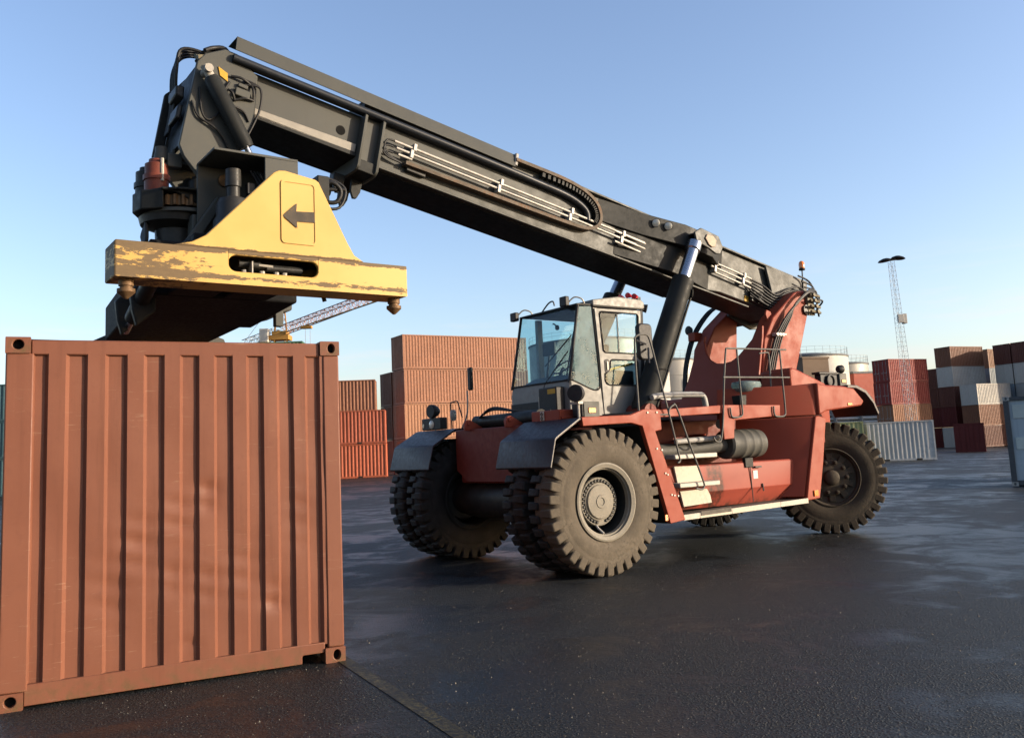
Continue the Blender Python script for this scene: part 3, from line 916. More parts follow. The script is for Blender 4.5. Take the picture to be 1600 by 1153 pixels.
f = MB(); f.box(-3.20, -3.02, 1.72, 1.78, 1.20, 1.345); part('canister_bracket', f, 'boom_black', bevel=0.008)
f = MB(); f.tube([(-2.60, 1.70, 1.86), (-2.80, 1.70, 1.86)], 0.07, 14); part('filter_cap', f, 'galv', smooth=40)
# ---- rails
def rail(pts, y, r=0.0135, name='handrail', m='rail', n=5):
    q = [(x, y, z) if len(p) == 2 else p for p in pts for x, z in [p[:2]]]
    return part(name, MB().tube(bez(q, n), r, 8), m, smooth=60)
rail([(-0.679, 2.01), (-0.675, 2.5), (-0.68, 2.96), (-0.73, 3.06), (-0.90, 3.08), (-0.975, 2.97), (-1.1, 2.5), (-1.238, 2.0), (-1.37, 1.46), (-1.385, 1.37), (-1.34, 1.345)], 2.03)
rail([(-1.21, 2.0), (-1.225, 2.07), (-1.30, 2.12), (-1.37, 2.09), (-1.58, 1.58), (-1.79, 1.08), (-1.80, 1.0), (-1.75, 0.965), (-1.64, 0.985)], 2.05)
rail([(-1.0, 2.0), (-1.21, 2.0)], 2.04, 0.011)
rail([(-2.19, 1.67), (-2.24, 1.61), (-2.32, 1.605), (-2.36, 1.66), (-2.42, 1.90), (-2.50, 2.45), (-2.585, 2.90), (-2.62, 2.955), (-2.70, 2.958), (-3.3, 2.966), (-3.99, 2.974)], 1.935)
rail([(-2.835, 2.96), (-2.845, 2.5), (-2.858, 2.06), (-2.84, 1.97), (-2.747, 1.945), (-2.63, 1.95), (-2.60, 2.0), (-2.594, 2.087)], 1.935)
rail([(-3.835, 2.97), (-3.845, 2.5), (-3.854, 2.045), (-3.83, 1.96), (-3.749, 1.94), (-3.61, 1.95), (-3.58, 2.0), (-3.584, 2.097)], 1.935)
rail([(-2.49, 2.53), (-3.2, 2.535), (-4.02, 2.542)], 1.935, 0.014)
rail([(-4.42, 2.08), (-4.44, 2.6), (-4.44, 2.98), (-4.38, 3.02), (-4.2, 3.0)], 1.25)
tag(part('washer_bottle', MB().lathe([(0.0, -0.11), (0.08, -0.11), (0.17, -0.07), (0.20, 0.02), (0.19, 0.08), (0.08, 0.10), (0.0, 0.10)], lambda a, b2, w: (-4.0 + a * 1.45, 1.1 + b2, 2.46 + w), 20), 'glass_dusty', smooth=50))
f = MB(); f.prism([(-3.7, 2.16), (-3.7, 2.32), (-3.95, 2.34), (-4.2, 2.28), (-4.3, 2.08)], 0.98, 1.2, XZ); part('bottle_bracket', f, 'boom_black', bevel=0.01)

# ---- rear body: engine cover, counterweight
f = MB()
f.prism([(-4.125, 0.64), (-4.46, 0.66), (-4.62, 1.2), (-4.79, 1.895), (-4.62, 1.935), (-4.525, 1.93), (-4.325, 1.3)], 1.15, 1.99, XZ)
part('wheel_arch_post', f, 'red', bevel=0.015)
rf = MB(); rf.box(-4.40, -4.30, 2.001, 2.012, 0.70, 0.79); part('side_reflector', rf, 'amber', bevel=0.003)
loft([[(-3.50, 0.86, 0.70), (-3.58, 1.02, 0.70), (-4.10, 1.93, 0.70), (-4.13, 1.95, 0.70), (-4.13, 0.85, 0.70)],
      [(-3.50, 0.86, 1.30), (-3.58, 1.00, 1.30), (-4.30, 1.93, 1.30), (-4.32, 1.95, 1.30), (-4.32, 0.85, 1.30)],
      [(-3.50, 0.86, 1.93), (-3.60, 0.98, 1.93), (-4.49, 1.93, 1.93), (-4.52, 1.95, 1.93), (-4.52, 0.85, 1.93)]], 'engine_door', 'red', 0.012)
# upper cover: plan outline leans out to the rear guard
loft([[(-3.50, 0.86, 1.945), (-3.60, 0.98, 1.945), (-4.52, 1.94, 1.95), (-4.60, 1.955, 1.95), (-4.60, 0.85, 1.95)],
      [(-3.55, 0.86, 2.44), (-3.66, 0.98, 2.44), (-4.56, 1.90, 2.44), (-4.64, 1.93, 2.44), (-4.64, 0.85, 2.44)]], 'engine_cover', 'red', 0.012)
f = MB()
f.prism([(-4.61, 1.945), (-4.83, 2.01), (-5.78, 2.085), (-5.86, 2.16), (-5.60, 2.375), (-5.3, 2.41), (-4.84, 2.425), (-4.62, 2.46)], 1.05, 2.0, XZ)
part('rear_fender', f, 'red', bevel=0.025)
rf = MB(); rf.box(-5.50, -5.38, 2.001, 2.012, 2.095, 2.13); part('side_reflector', rf, 'amber', bevel=0.003)
f = MB()
f.prism([(-4.62, 2.43), (-4.62, 2.72), (-4.70, 2.76), (-4.85, 2.72), (-5.55, 2.50), (-5.6, 2.41)], 0.9, 1.50, XZ)
part('engine_hood', f, 'red', bevel=0.03)
# rear guard: black curved flap over the wheel
g = MB()
arc = [(-5.45, 2.43), (-5.70, 2.425), (-5.95, 2.34), (-6.15, 2.17), (-6.27, 1.97)]
g.prism(arc + [(x + 0.03, z - 0.05) for x, z in arc[::-1]], 1.15, 2.0, XZ)
part('rear_mudguard', g, 'mud', bevel=0.008)
# counterweight block
cw = MB()
cw.prism([(-4.6, -1.5), (-4.6, 1.0), (-6.3, 1.0), (-6.75, 0.7), (-6.9, 0.2), (-6.9, -0.2), (-6.75, -0.7), (-6.4, -1.3), (-6.0, -1.5)], 1.15, 2.42, XY)
part('counterweight', cw, 'red', bevel=0.06)
f = MB(); f.box(-5.35, -4.9, 1.2, 1.55, 1.5, 1.94); part('fender_stay', f, 'red_dark', bevel=0.02)
# rear lamp on cover
f = MB(); f.box(-6.02, -5.55, 1.30, 1.42, 2.44, 2.66); f.box(-6.02, -5.5, 1.28, 1.44, 2.66, 2.70)
part('lamp_bracket', f, 'black', bevel=0.01)
f = MB(); f.lathe([(0.0, 1.43), (0.10, 1.43), (0.105, 1.47), (0.085, 1.475), (0.08, 1.45), (0.0, 1.45)], lambda a, b2, w: (-5.78 + a, w, 2.55 + b2), 24)
part('rear_lamp', f, 'black', smooth=40)
f = MB(); f.box(-6.26, -6.05, 1.3, 1.45, 2.44, 2.68); o = part('lamp_housing', f, 'boom', bevel=0.012)
f = MB(); f.box(-6.22, -6.10, 1.451, 1.46, 2.52, 2.57); part('turn_signal', f, 'amber', bevel=0.003)
f = MB(); f.lathe([(0.0, -6.12), (0.045, -6.12), (0.07, -6.16), (0.075, -6.22), (0.0, -6.22)], lambda a, b2, w: (w, 1.38 + a, 2.76 + b2), 18)
part('work_lamp', f, 'black', smooth=40)
# far side of the machine: right tank and body so it is whole
f = MB(); f.prism([(-1.15, 1.285), (-1.78, 1.27), (-1.78, 0.90), (-1.62, 0.665), (-1.15, 0.665)], -4.26, -1.42, YZ); part('side_tank', f, 'red', bevel=0.012)
f = MB(); f.prism([(-4.12, 0.64), (-4.46, 0.66), (-4.83, 2.01), (-5.78, 2.085), (-5.60, 2.375), (-4.62, 2.46), (-4.4, 1.95), (-4.25, 1.0)], -2.0, -1.52, XZ); part('rear_fender', f, 'red', bevel=0.02)
f = MB(); f.box(-4.6, -1.1, -1.85, -0.86, 2.03, 2.075); part('platform_deck', f, 'deck', bevel=0.005)

# ---- boom tower
for sg in (1, -1):
    f = MB()
    back = [(-5.45, 2.05), (-5.62, 2.55), (-6.22, 3.88), (-6.30, 4.12)] if sg > 0 else [(-5.45, 2.05), (-5.70, 2.80), (-5.76, 3.15), (-5.84, 3.80), (-6.28, 4.12)]
    f.prism([(-5.20, 3.72), (-4.915, 3.32), (-4.765, 2.62), (-4.66, 2.05)] + back + [(-6.12, 4.26), (-5.86, 4.20)],
            min(sg * 0.52, sg * 0.82), max(sg * 0.52, sg * 0.82), XZ)
    part('tower_column', f, 'red', bevel=0.02)
f = MB()
U = [(-1.27, 1.63), (-0.95, 2.34), (-0.80, 2.80), (-0.70, 3.30), (-0.52, 3.55)]
cut = [(-0.52, 3.45), (-0.44, 3.22), (-0.33, 3.08), (-0.18, 3.0), (0.0, 2.98), (0.18, 3.0), (0.33, 3.08), (0.46, 3.20), (0.62, 3.36), (0.80, 3.56)]
Vv = [(0.82, 3.36), (0.82, 2.62), (0.95, 2.2), (0.95, 1.63)]
f.prism(U + cut[0:] + Vv, 0.0, 0.05, lambda u, v, w: (-4.60 + w - (v - 2.2) * 0.26, u, v))
part('tower_front_plate', f, 'red', bevel=0.01)
f = MB(); f.prism([(-0.52, 2.2), (0.52, 2.2), (0.52, 2.9), (-0.52, 2.9)], 0, 0.05, lambda u, v, w: (-5.6 + w - (v - 2.2) * 0.4, u, v)); part('tower_back_plate', f, 'red', bevel=0.01)
f = MB(); f.prism([(-5.33, 3.60), (-5.25, 3.83), (-5.14, 3.86), (-5.10, 3.78), (-5.18, 3.58)], 0.70, 0.74, XZ); part('lifting_eye', f, 'red', bevel=0.01)
# hoses up the tower
for k in range(4):
    o = 0.055 * k
    pts = [(-6.35 + o * 0.3, 0.9, 4.20 + o * .6), (-6.05, 0.96, 4.18 + o * .2), (-5.72 + o * 0.2, 0.94, 3.96), (-5.43 + o * .1 - 0.12 * k * 0.4, 0.92, 3.72), (-5.16 - o, 0.90, 3.40), (-4.98 - o, 0.89, 3.05), (-4.84 - o, 0.89, 2.70), (-4.70 - o, 0.88, 2.31), (-4.66 - o, 0.88, 2.0)]
    part('hydraulic_hose', MB().tube(bez(pts, 5), 0.021 if k < 2 else 0.016, 8), 'hose', smooth=60)
for x, z, d in ((-5.15, 3.40, 0.1), (-4.86, 2.62, 0.06)):
    f = MB()
    for k in range(3):
        f.box(x - 0.02 - k * 0.075, x + 0.035 - k * 0.075, 0.83, 0.94, z - 0.03, z + 0.03)
    f.box(x - 0.22, x + 0.06, 0.925, 0.945, z - 0.012, z + 0.018)
    part('hose_clamp', f, 'steel', bevel=0.005)
f = MB()
for k in range(4):
    f.tube([(-6.22 - 0.03 * k, 0.84, 4.16 - 0.1 * k), (-6.22 - 0.03 * k, 0.98, 4.16 - 0.1 * k)], 0.032, 8)
    f.tube([(-6.15, 0.93, 4.16 - 0.1 * k), (-6.42, 0.93, 4.14 - 0.1 * k)], 0.024, 8)
f.box(-6.34, -6.16, 0.82, 0.87, 3.80, 4.24)
part('hose_manifold', f, 'brass', smooth=35)
for k in range(5):
    pts = [(-6.38, 0.55 + 0.06 * k, 4.6 - 0.12 * k), (-6.62 - 0.02 * k, 0.6 + 0.05 * k, 4.5 - 0.1 * k), (-6.66, 0.7, 4.25 - 0.07 * k), (-6.50, 0.82, 4.12 - 0.05 * k), (-6.38, 0.92, 4.10 - 0.08 * k)]
    part('hydraulic_hose', MB().tube(bez(pts, 5), 0.017, 8), 'hose', smooth=60)
for k in range(3):
    pts = [(-5.9, -0.78 - 0.05 * k, 4.25), (-5.55, -0.86 - 0.06 * k, 4.10), (-5.12, -0.90 - 0.05 * k, 3.66), (-4.87, -0.92 - 0.04 * k, 3.16), (-4.76, -0.93 - 0.03 * k, 2.7), (-4.7, -0.95, 2.1)]
    part('hydraulic_hose', MB().tube(bez(pts, 5), 0.02, 8), 'hose', smooth=60)
f = MB(); f.box(-5.15, -4.95, -0.98, -0.80, 3.50, 3.66); part('hose_bracket', f, 'red', bevel=0.012)
f = MB(); f.lathe([(0.0, 0), (0.07, 0), (0.09, 0.05), (0.0, 0.09)], lambda a, b2, w: (-5.05 + w, -1.0 + a, 3.72 + b2), 16); part('work_lamp', f, 'black', smooth=40)

# ---- boom
b = MB()
b.prism([(-0.06, 0.84), (9.2, 0.84), (9.2, -0.03), (2.7, -0.03), (2.2, 0.05), (0.6, 0.05), (0.1, 0.08), (-0.06, 0.25)], -0.39, 0.39, BST)
part('boom_outer', b, 'boom', bevel=0.012)
b = MB(); b.prism([(-0.06, -0.455), (9.2, -0.455), (9.2, 0.455), (-0.06, 0.455)], 0.841, 0.872, BSY); part('boom_top_flange', b, 'boom', bevel=0.006)
b = MB(); b.prism([(2.75, -0.43), (9.2, -0.43), (9.2, 0.455), (1.5, 0.455), (1.5, 0.38), (2.75, 0.38)], -0.06, -0.031, BSY); part('boom_bottom_flange', b, 'boom', bevel=0.006)
b = MB(); b.prism([(2.75, -0.36), (9.15, -0.36), (9.15, 0.36), (2.75, 0.36)], -0.075, -0.061, BSY); part('boom_belly_plate', b, 'boom_black')
for s in (9.20, 8.935):
    b = MB()
    yo = 0.50
    b.prism([(-0.42, -0.20), (0.42, -0.20), (yo - 0.02, -0.17), (yo, -0.14), (yo, 0.57), (yo - 0.08, 0.66), (0.40, 0.80), (-0.42, 0.80)], s - 0.02, s + 0.02, lambda u, v, w: bp(w, v, u))
    part('boom_collar', b, 'boom', bevel=0.006)
b = MB(); b.prism([(8.95, -0.035), (9.19, -0.035), (9.19, -0.19), (8.95, -0.19)], -0.43, 0.46, BST); part('boom_collar', b, 'boom_black', bevel=0.01)
for s, y in ((9.30, 0.1), (9.05, 0.1), (9.30, -0.3), (9.05, -0.3)):
    b = MB(); b.prism([(s - 0.10, -0.18), (s + 0.06, -0.18), (s + 0.05, -0.36), (s, -0.45), (s - 0.05, -0.44), (s - 0.09, -0.34)], y - 0.025, y + 0.025, BST)
    part('boom_lug', b, 'boom_black', bevel=0.008)
# inner boom
b = MB(); b.prism([(8.9, 0.60), (10.95, 0.60), (10.95, 0.50), (10.68, 0.02), (8.9, 0.02)], -0.345, 0.345, BST); part('boom_inner', b, 'boom', bevel=0.012)
b = MB(); b.prism([(9.22, -0.40), (10.66, -0.40), (10.66, 0.40), (9.22, 0.40)], 0.0, 0.06, BSY); part('boom_inner_flange', b, 'boom_black', bevel=0.006)
b = MB(); b.prism([(9.24, 0.05), (10.64, 0.01), (10.64, 0.13), (9.24, 0.17)], 0.35, 0.40, BST); part('boom_wear_strip', b, 'wear', bevel=0.01)
b = MB(); b.lathe([(0.065, 0.3465), (0.065, 0.349), (0, 0.349)], lambda a, b2, w: bp(9.465 + a, 0.30 + b2, w), 24); part('inspection_hole_shade', b, 'cavity_shade')  # flat disc, no opening; the hole's shade is its colour
# tray with cable chain
b = MB()
b.prism([(0.445, 0.905), (0.50, 0.71), (0.507, 0.712), (0.455, 0.915), (0.10, 0.935), (0.10, 0.925)], 6.80, 11.0, lambda u, v, w: bp(w, v, u)); part('chain_tray', b, 'boom', bevel=0.004)
b = MB(); b.box(0, 1, 0, 1, 0, 1); b.v = [bp(6.76 + 0.05 * x, 0.74 + 0.19 * z, 0.38 + 0.12 * y) for x, y, z in b.v]; part('tray_end_bracket', b, 'galv', bevel=0.01)
b = MB()
for k in range(-1, 2):
    b.tube(bez([bp(11.0, 0.62, 0.44 + k * 0.03), bp(9, 0.63, 0.44 + k * 0.03), bp(7.2, 0.635, 0.44 + k * 0.03), bp(6.2, 0.635, 0.45), bp(5.75, 0.62, 0.45), bp(5.48, 0.56, 0.45), bp(5.35, 0.47, 0.45), bp(5.32, 0.35, 0.45)], 6), 0.05, 10)
part('hose_bundle', b, 'bundle', smooth=60)
# chain band with links
loop = bez([(6.80, 0.80), (6.4, 0.81), (6.0, 0.815), (5.70, 0.80), (5.45, 0.755), (5.25, 0.665), (5.15, 0.54), (5.13, 0.42), (5.20, 0.30), (5.38, 0.225), (5.7, 0.20), (6.4, 0.185), (7.4, 0.17), (8.55, 0.155)][0:] and
           [(a, b_, 0) for a, b_ in [(6.80, 0.80), (6.4, 0.81), (6.0, 0.815), (5.70, 0.80), (5.45, 0.755), (5.25, 0.665), (5.15, 0.54), (5.13, 0.42), (5.20, 0.30), (5.38, 0.225), (5.7, 0.20), (6.4, 0.185), (7.4, 0.17), (8.55, 0.155)]], 8)
def loop_off(d):
    out = []
    for i, p in enumerate(loop):
        t = (loop[min(i + 1, len(loop) - 1)] - loop[max(i - 1, 0)]).normalized()
        out.append((p.x + -t.y * d, p.y + t.x * d))
    return out
oi, oo = loop_off(0.0), loop_off(-0.05)
b = MB()
nn = len(loop)
vs = []
for i in range(nn):
    for (s, t), y in ((oo[i], 0.40), (oo[i], 0.52), (oi[i], 0.52), (oi[i], 0.40)):
        vs.append(bp(s, t, y))
fs = [(i * 4 + k, i * 4 + (k + 1) % 4, (i + 1) * 4 + (k + 1) % 4, (i + 1) * 4 + k) for i in range(nn - 1) for k in range(4)] + [(0, 1, 2, 3), tuple((nn - 1) * 4 + k for k in range(4))]
b.add(vs, fs); part('cable_chain', b, 'rusty', smooth=40)
b = MB()
in2 = loop_off(0.012); in3 = loop_off(0.075)
for i in range(10, 62, 2):
    q = [in2[i], in2[i + 1], in3[i + 1], in3[i]]
    b.add([bp(s, t, y) for y in (0.41, 0.50) for s, t in q], [(0, 1, 2, 3), (4, 7, 6, 5), (0, 4, 5, 1), (1, 5, 6, 2), (2, 6, 7, 3), (3, 7, 4, 0)])
part('chain_links', b, 'boom_black')
# steel pipes on the web
for t_, (s0, s1) in ((0.385, (8.74, 4.12)), (0.30, (8.70, 4.3)), (0.22, (8.66, 7.9))):
    o = 0.465
    if s1 < 5:
        pts = [bp(s0, t_, o), bp(7.4, t_ - 0.005, o), bp(5.6, t_ - 0.01, o), bp(s1, t_ - 0.03, o)]
    else:
        pts = [bp(s0, t_, o), bp(8.45, t_, o)]
    part('steel_pipe', MB().tube(pts, 0.02, 8), 'steel', smooth=60)
for k in range(3):
    pts = [bp(2.62 - 0.08 * k, 0.505 - 0.085 * k, 0.465), bp(1.9, 0.49 - 0.085 * k, 0.465), bp(1.50, 0.475 - 0.085 * k, 0.465)]
    part('steel_pipe', MB().tube(pts, 0.02, 8), 'steel', smooth=60)
    part('steel_pipe', MB().tube([bp(4.75, 0.36 - 0.085 * k, 0.465), bp(4.0 + 0.1 * k, 0.34 - 0.085 * k, 0.465)], 0.02, 8), 'steel', smooth=60)
for s, t_ in ((8.47, 0.33), (7.02, 0.33), (5.69, 0.325), (4.62, 0.29), (2.45, 0.43), (1.72, 0.41)):
    b = MB(); b.prism([(s - 0.025, t_ - 0.10), (s + 0.025, t_ - 0.10), (s + 0.025, t_ + 0.02), (s - 0.025, t_ + 0.02)], 0.392, 0.50, BST)
    b.prism([(s - 0.06, t_ + 0.02), (s - 0.01, t_ + 0.02), (s - 0.01, t_ + 0.12), (s - 0.06, t_ + 0.12)], 0.392, 0.50, BST)
    part('pipe_clamp', b, 'steel', bevel=0.006)
b = MB()
for k in range(3):
    b.tube(bez([bp(8.74, 0.385 - 0.085 * k, 0.465), bp(8.84, 0.37 - 0.08 * k, 0.47), bp(8.88, 0.28 - 0.05 * k, 0.47), bp(8.80, 0.17 - 0.02 * k, 0.47), bp(8.6, 0.12, 0.46), bp(8.45, 0.10, 0.44)], 5), 0.014, 7)
part('pipe_end_hoses', b, 'hose', smooth=60)
b = MB(); b.prism([(8.2, 0.05), (8.5, 0.05), (8.5, 0.15), (8.2, 0.15)], 0.392, 0.46, BST); part('valve_block', b, 'grease', bevel=0.012)
# rear hose tangle on the boom
b = MB()
rr = random.Random(5)
for k in range(7):
    b.tube(bez([bp(1.5, 0.46 - 0.05 * k, 0.46), bp(1.2 + rr.uniform(-.1, .1), 0.40 - 0.06 * k, 0.53), bp(0.95, 0.30 - 0.05 * k, 0.58), bp(0.7, 0.45 - 0.06 * k, 0.6), bp(0.35, 0.62 - 0.07 * k, 0.58), bp(0.05, 0.60 - 0.06 * k, 0.55)], 5), 0.018, 7)
part('rear_hoses', b, 'hose', smooth=60)
b = MB(); b.prism([(1.05, 0.06), (1.45, 0.08), (1.45, 0.28), (1.1, 0.30)], 0.392, 0.47, BST); part('valve_block', b, 'grease', bevel=0.012)
b = MB(); b.prism([(1.46, 0.06), (1.56, 0.06), (1.56, 0.16), (1.46, 0.16)], 0.392, 0.40, BST); part('warning_decal', b, 'decal')
# rear cheek plates
for y0, y1 in ((0.44, 0.49), (-0.49, -0.44)):
    b = MB(); b.prism([(-0.06, 0.86), (1.15, 0.82), (0.95, 0.40), (1.0, 0.05), (0.78, 0.0), (0.35, -0.06), (0.06, 0.02), (-0.08, 0.25)], y0, y1, BST)
    part('boom_heel_plate', b, 'boom', bevel=0.01)
b = MB(); b.tube([bp(0.40, 0.12, -0.86), bp(0.40, 0.12, 0.86)], 0.09, 20); part('boom_pivot_pin', b, 'grease', smooth=40)
b = MB(); b.tube([bp(0.0, 0.5, 0.5), bp(-0.12, 0.52, 0.5), ], 0.03, 8); part('beacon_bracket', b, 'black')
b = MB(); b.tube([(-6.56, 0.5, 4.12), (-6.585, 0.5, 4.74)], 0.012, 8); part('beacon_post', b, 'black')
f = MB(); f.lathe([(0.0, 4.73), (0.055, 4.73), (0.06, 4.75), (0.05, 4.77)], lambda a, b2, w: (-6.585 + a, 0.5 + b2, w), 20); part('beacon_base', f, 'black', smooth=40)
f = MB(); f.lathe([(0.052, 4.771), (0.056, 4.83), (0.048, 4.88), (0.025, 4.905), (0.0, 4.91)], lambda a, b2, w: (-6.585 + a, 0.5 + b2, w), 20); part('amber_beacon', f, 'amber', smooth=60)
# cylinder wings
for sg in (1, -1):
    b = MB(); b.prism([(s, sg * y) for s, y in ((5.1, 0.392), (4.2, 0.50), (3.45, 0.70), (2.76, 0.70), (2.2, 0.392))], 0.46, 0.83, BSY)
    part('boom_cylinder_bracket', b, 'boom_black', bevel=0.01)
    b = MB(); b.prism([(s, sg * y) for s, y in ((4.7, 0.392), (3.6, 0.56), (3.3, 0.56), (2.5, 0.392))], 0.0, 0.46, BSY)
    part('boom_cylinder_bracket', b, 'boom_black', bevel=0.01)
    y0, y1 = sorted((sg * 0.86, sg * 0.90))
    b = MB(); b.prism([(3.43, 0.66), (3.29, 0.775), (2.86, 0.76), (2.74, 0.60), (2.80, 0.46), (2.90, 0.44), (3.05, 0.48), (3.2, 0.50), (3.36, 0.50)], y0, y1, BST)
    part('cylinder_pin_plate', b, 'boom', bevel=0.01)
    y0, y1 = sorted((sg * 0.70, sg * 0.86))
    b = MB(); b.prism([(3.38, 0.66), (3.27, 0.74), (2.9, 0.73), (2.8, 0.62), (3.0, 0.56)], y0, y1, BST); part('cylinder_pin_boss', b, 'boom_black', bevel=0.01)
    y0, y1 = sorted((sg * 0.901, sg * 0.925))
    b = MB(); b.prism([(3.20, 0.62), (3.16, 0.70), (3.02, 0.71), (2.93, 0.66), (2.95, 0.54), (3.02, 0.51), (3.10, 0.53)], y0, y1, BST); part('pin_retainer', b, 'pin', bevel=0.01)
    top = Vector((-3.36, sg * 0.79, 4.86)); bot = Vector((-1.74, sg * 0.97, 2.08))
    d = (top - bot).normalized()
    q = bot + d * ((4.20 - bot.z) / d.z)
    part('lift_cylinder', MB().tube([bot, bot + d * 0.05, q - d * 0.12, q - d * 0.1, q], [0.15, 0.172, 0.172, 0.178, 0.178], 28), 'boom_black', smooth=35)
    part('cylinder_rod', MB().tube([q, top - d * 0.16, top - d * 0.14, top], [0.105, 0.105, 0.125, 0.125], 28), 'chrome', smooth=35)
    e = d.cross(Vector((0, 1, 0))).normalized()
    if e.x > 0: e = -e
    side = Vector((0, sg, 0))
    p0 = q - d * 0.12
    pts = [p0 - d * 0.02 + e * 0.10 + side * 0.16, p0 - d * 0.1 + e * 0.17 + side * 0.12, p0 - d * 0.3 + e * 0.185 + side * 0.08, bot + d * 0.2 + e * 0.185 + side * 0.08]
    part('cylinder_pipe', MB().tube(bez(pts, 4), 0.02, 8), 'boom_black', smooth=60)
    fo = MB(); fo.tube([bot - Vector((0, 0.2, 0)), bot + Vector((0, 0.2, 0))], 0.13, 18); part('cylinder_foot', fo, 'red_dark', smooth=40)
    for s_ in ((4.02, 0.70), (3.80, 0.70)):
        if sg < 0: continue
        hd = MB()
        c0 = Vector(bp(s_[0], s_[1], 0.60 if s_[0] > 3.9 else 0.66)); ax_ = Vector((0.8, 0.6, -0.1)).normalized()
        hd.tube([c0 - ax_ * 0.10, c0 - ax_ * 0.02, c0], [0.035, 0.068, 0.072], 20)
        lo = part('flood_lamp', hd, 'black', smooth=40)
        ln = MB(); ln.tube([c0 + ax_ * 0.001, c0 + ax_ * 0.012], [0.064, 0.045], 20); part('lamp_lens', ln, 'lamp', lo, smooth=40)

# ---- boom nose
for y0, y1 in ((0.36, 0.44), (-0.44, -0.36)):
    b = MB()
    b.prism([(10.60, -0.02), (10.66, 0.52), (10.95, 0.70), (11.10, 0.70), (11.31, 0.55), (11.38, 0.42), (11.38, -0.66), (11.30, -0.78), (10.97, -1.06), (10.88, -1.12), (10.76, -1.10), (10.70, -0.95), (10.68, -0.5)], y0, y1, BST)
    part('nose_side_plate', b, 'boom', bevel=0.012)
b = MB(); b.prism([(11.31, 0.5), (11.36, 0.42), (11.36, -0.62), (11.31, -0.62)], -0.358, 0.358, BST); part('nose_front_plate', b, 'boom_black', bevel=0.008)
b = MB(); b.prism([(10.70, -0.55), (11.30, -0.65), (11.30, -0.68), (10.70, -0.58)], -0.358, 0.358, BST); part('nose_front_plate', b, 'boom_black', bevel=0.004)
b = MB(); b.prism([(10.9, 0.64), (11.08, 0.68), (11.30, 0.53), (11.28, 0.50), (11.06, 0.64)], -0.358, 0.358, BST); part('nose_cap', b, 'boom_black', bevel=0.008)
# far fin with eye, front left of the nose
b = MB(); b.prism([(11.52, 0.22), (11.46, 0.30), (11.40, 0.28), (11.385, -0.55), (11.50, -0.62)], -0.40, -0.33, BST); part('nose_fin', b, 'boom_black', bevel=0.012)
b = MB()
for k in range(4):
    b.tube(bez([bp(11.0, 0.70, -0.25 + 0.1 * k), bp(11.25, 0.78 - 0.02 * k, -0.2 + 0.1 * k), bp(11.46 + 0.02 * k, 0.66, -0.15 + 0.08 * k), bp(11.52, 0.40, -0.15 + 0.07 * k), bp(11.44, 0.0, -0.2 + 0.06 * k), bp(11.42, -0.35, -0.25 + 0.05 * k)], 6), 0.02, 8)
part('nose_hoses', b, 'hose', smooth=60)
b = MB()
for k in range(6):
    b.tube(bez([bp(10.95, 0.60, -0.1 + 0.09 * k), bp(11.08, 0.72 + 0.012 * (k % 3), -0.1 + 0.09 * k), bp(11.22, 0.70, 0.0 + 0.07 * k), bp(11.32, 0.60, 0.05 + 0.07 * k)], 4), 0.026, 7)
part('nose_hoses', b, 'hose', smooth=60)
b = MB()
for k in range(3):
    b.tube([bp(11.27, 0.62 - 0.05 * k, 0.2 + 0.10 * k), bp(11.38, 0.58 - 0.05 * k, 0.2 + 0.10 * k)], 0.032, 8)
part('hose_fittings', b, 'brass', smooth=40)
b = MB(); b.prism([(11.40, -0.02), (11.50, 0.0), (11.52, 0.12), (11.42, 0.14)], -0.1, 0.25, BST); b.prism([(11.40, -0.3), (11.46, -0.3), (11.46, -0.12), (11.40, -0.12)], -0.05, 0.3, BST)
part('nose_valve', b, 'grease', bevel=0.02)
# tilt cylinder
ta, tb = Vector((4.50, 0.56, 6.20)), Vector((3.97, 0.56, 5.20))
d = (tb - ta).normalized()
q = ta + d * 0.98
part('tilt_cylinder', MB().tube([ta + d * 0.08, ta + d * 0.12, ta + d * 0.92, q], [0.07, 0.098, 0.098, 0.09], 24), 'boom_black', smooth=40)
part('tilt_rod', MB().tube([q, tb + d * 0.45], 0.035, 16), 'chrome', smooth=40)
b = MB(); b.tube([ta + d * 0.1, ta - d * 0.06], 0.055, 14); b.tube([ta + Vector((0, -0.12, 0)), ta + Vector((0, 0.09, 0))], 0.05, 14); part('tilt_eye', b, 'silver', smooth=40)
b = MB(); b.prism([(11.14, 0.44), (11.10, 0.34), (11.0, 0.30), (11.02, 0.40)], 0.441, 0.455, BST); part('warning_decal', b, 'decal')
b = MB()
for (s0, t0, s1, t1) in ((10.98, 0.38, 10.72, 0.36), (10.72, 0.36, 10.66, 0.18), (10.66, 0.18, 10.88, 0.10), (10.88, 0.10, 10.98, 0.2)):
    b.tube(bez([bp(s0, t0, 0.46), bp((s0 + s1) / 2, (t0 + t1) / 2 + 0.02, 0.49), bp(s1, t1, 0.46)], 4), 0.016, 7)
for k in range(3):
    b.tube(bez([bp(10.80, 0.40 - 0.03 * k, 0.46), bp(10.62, 0.36, 0.48), bp(10.57, 0.15, 0.48), bp(10.60, -0.10, 0.46), bp(10.68, -0.40, 0.46 )], 5), 0.014, 7)
b.tube(bez([bp(10.98, 0.30, 0.46), bp(11.02, 0.14, 0.49), bp(10.93, 0.02, 0.49), bp(10.76, 0.0, 0.47), bp(10.66, -0.1, 0.45)], 5), 0.016, 7)
b.tube(bez([bp(11.30, 0.10, 0.46), bp(11.22, -0.20, 0.48), bp(11.12, -0.26, 0.48), bp(11.02, -0.1, 0.48), bp(11.06, 0.1, 0.47)], 5), 0.013, 7)
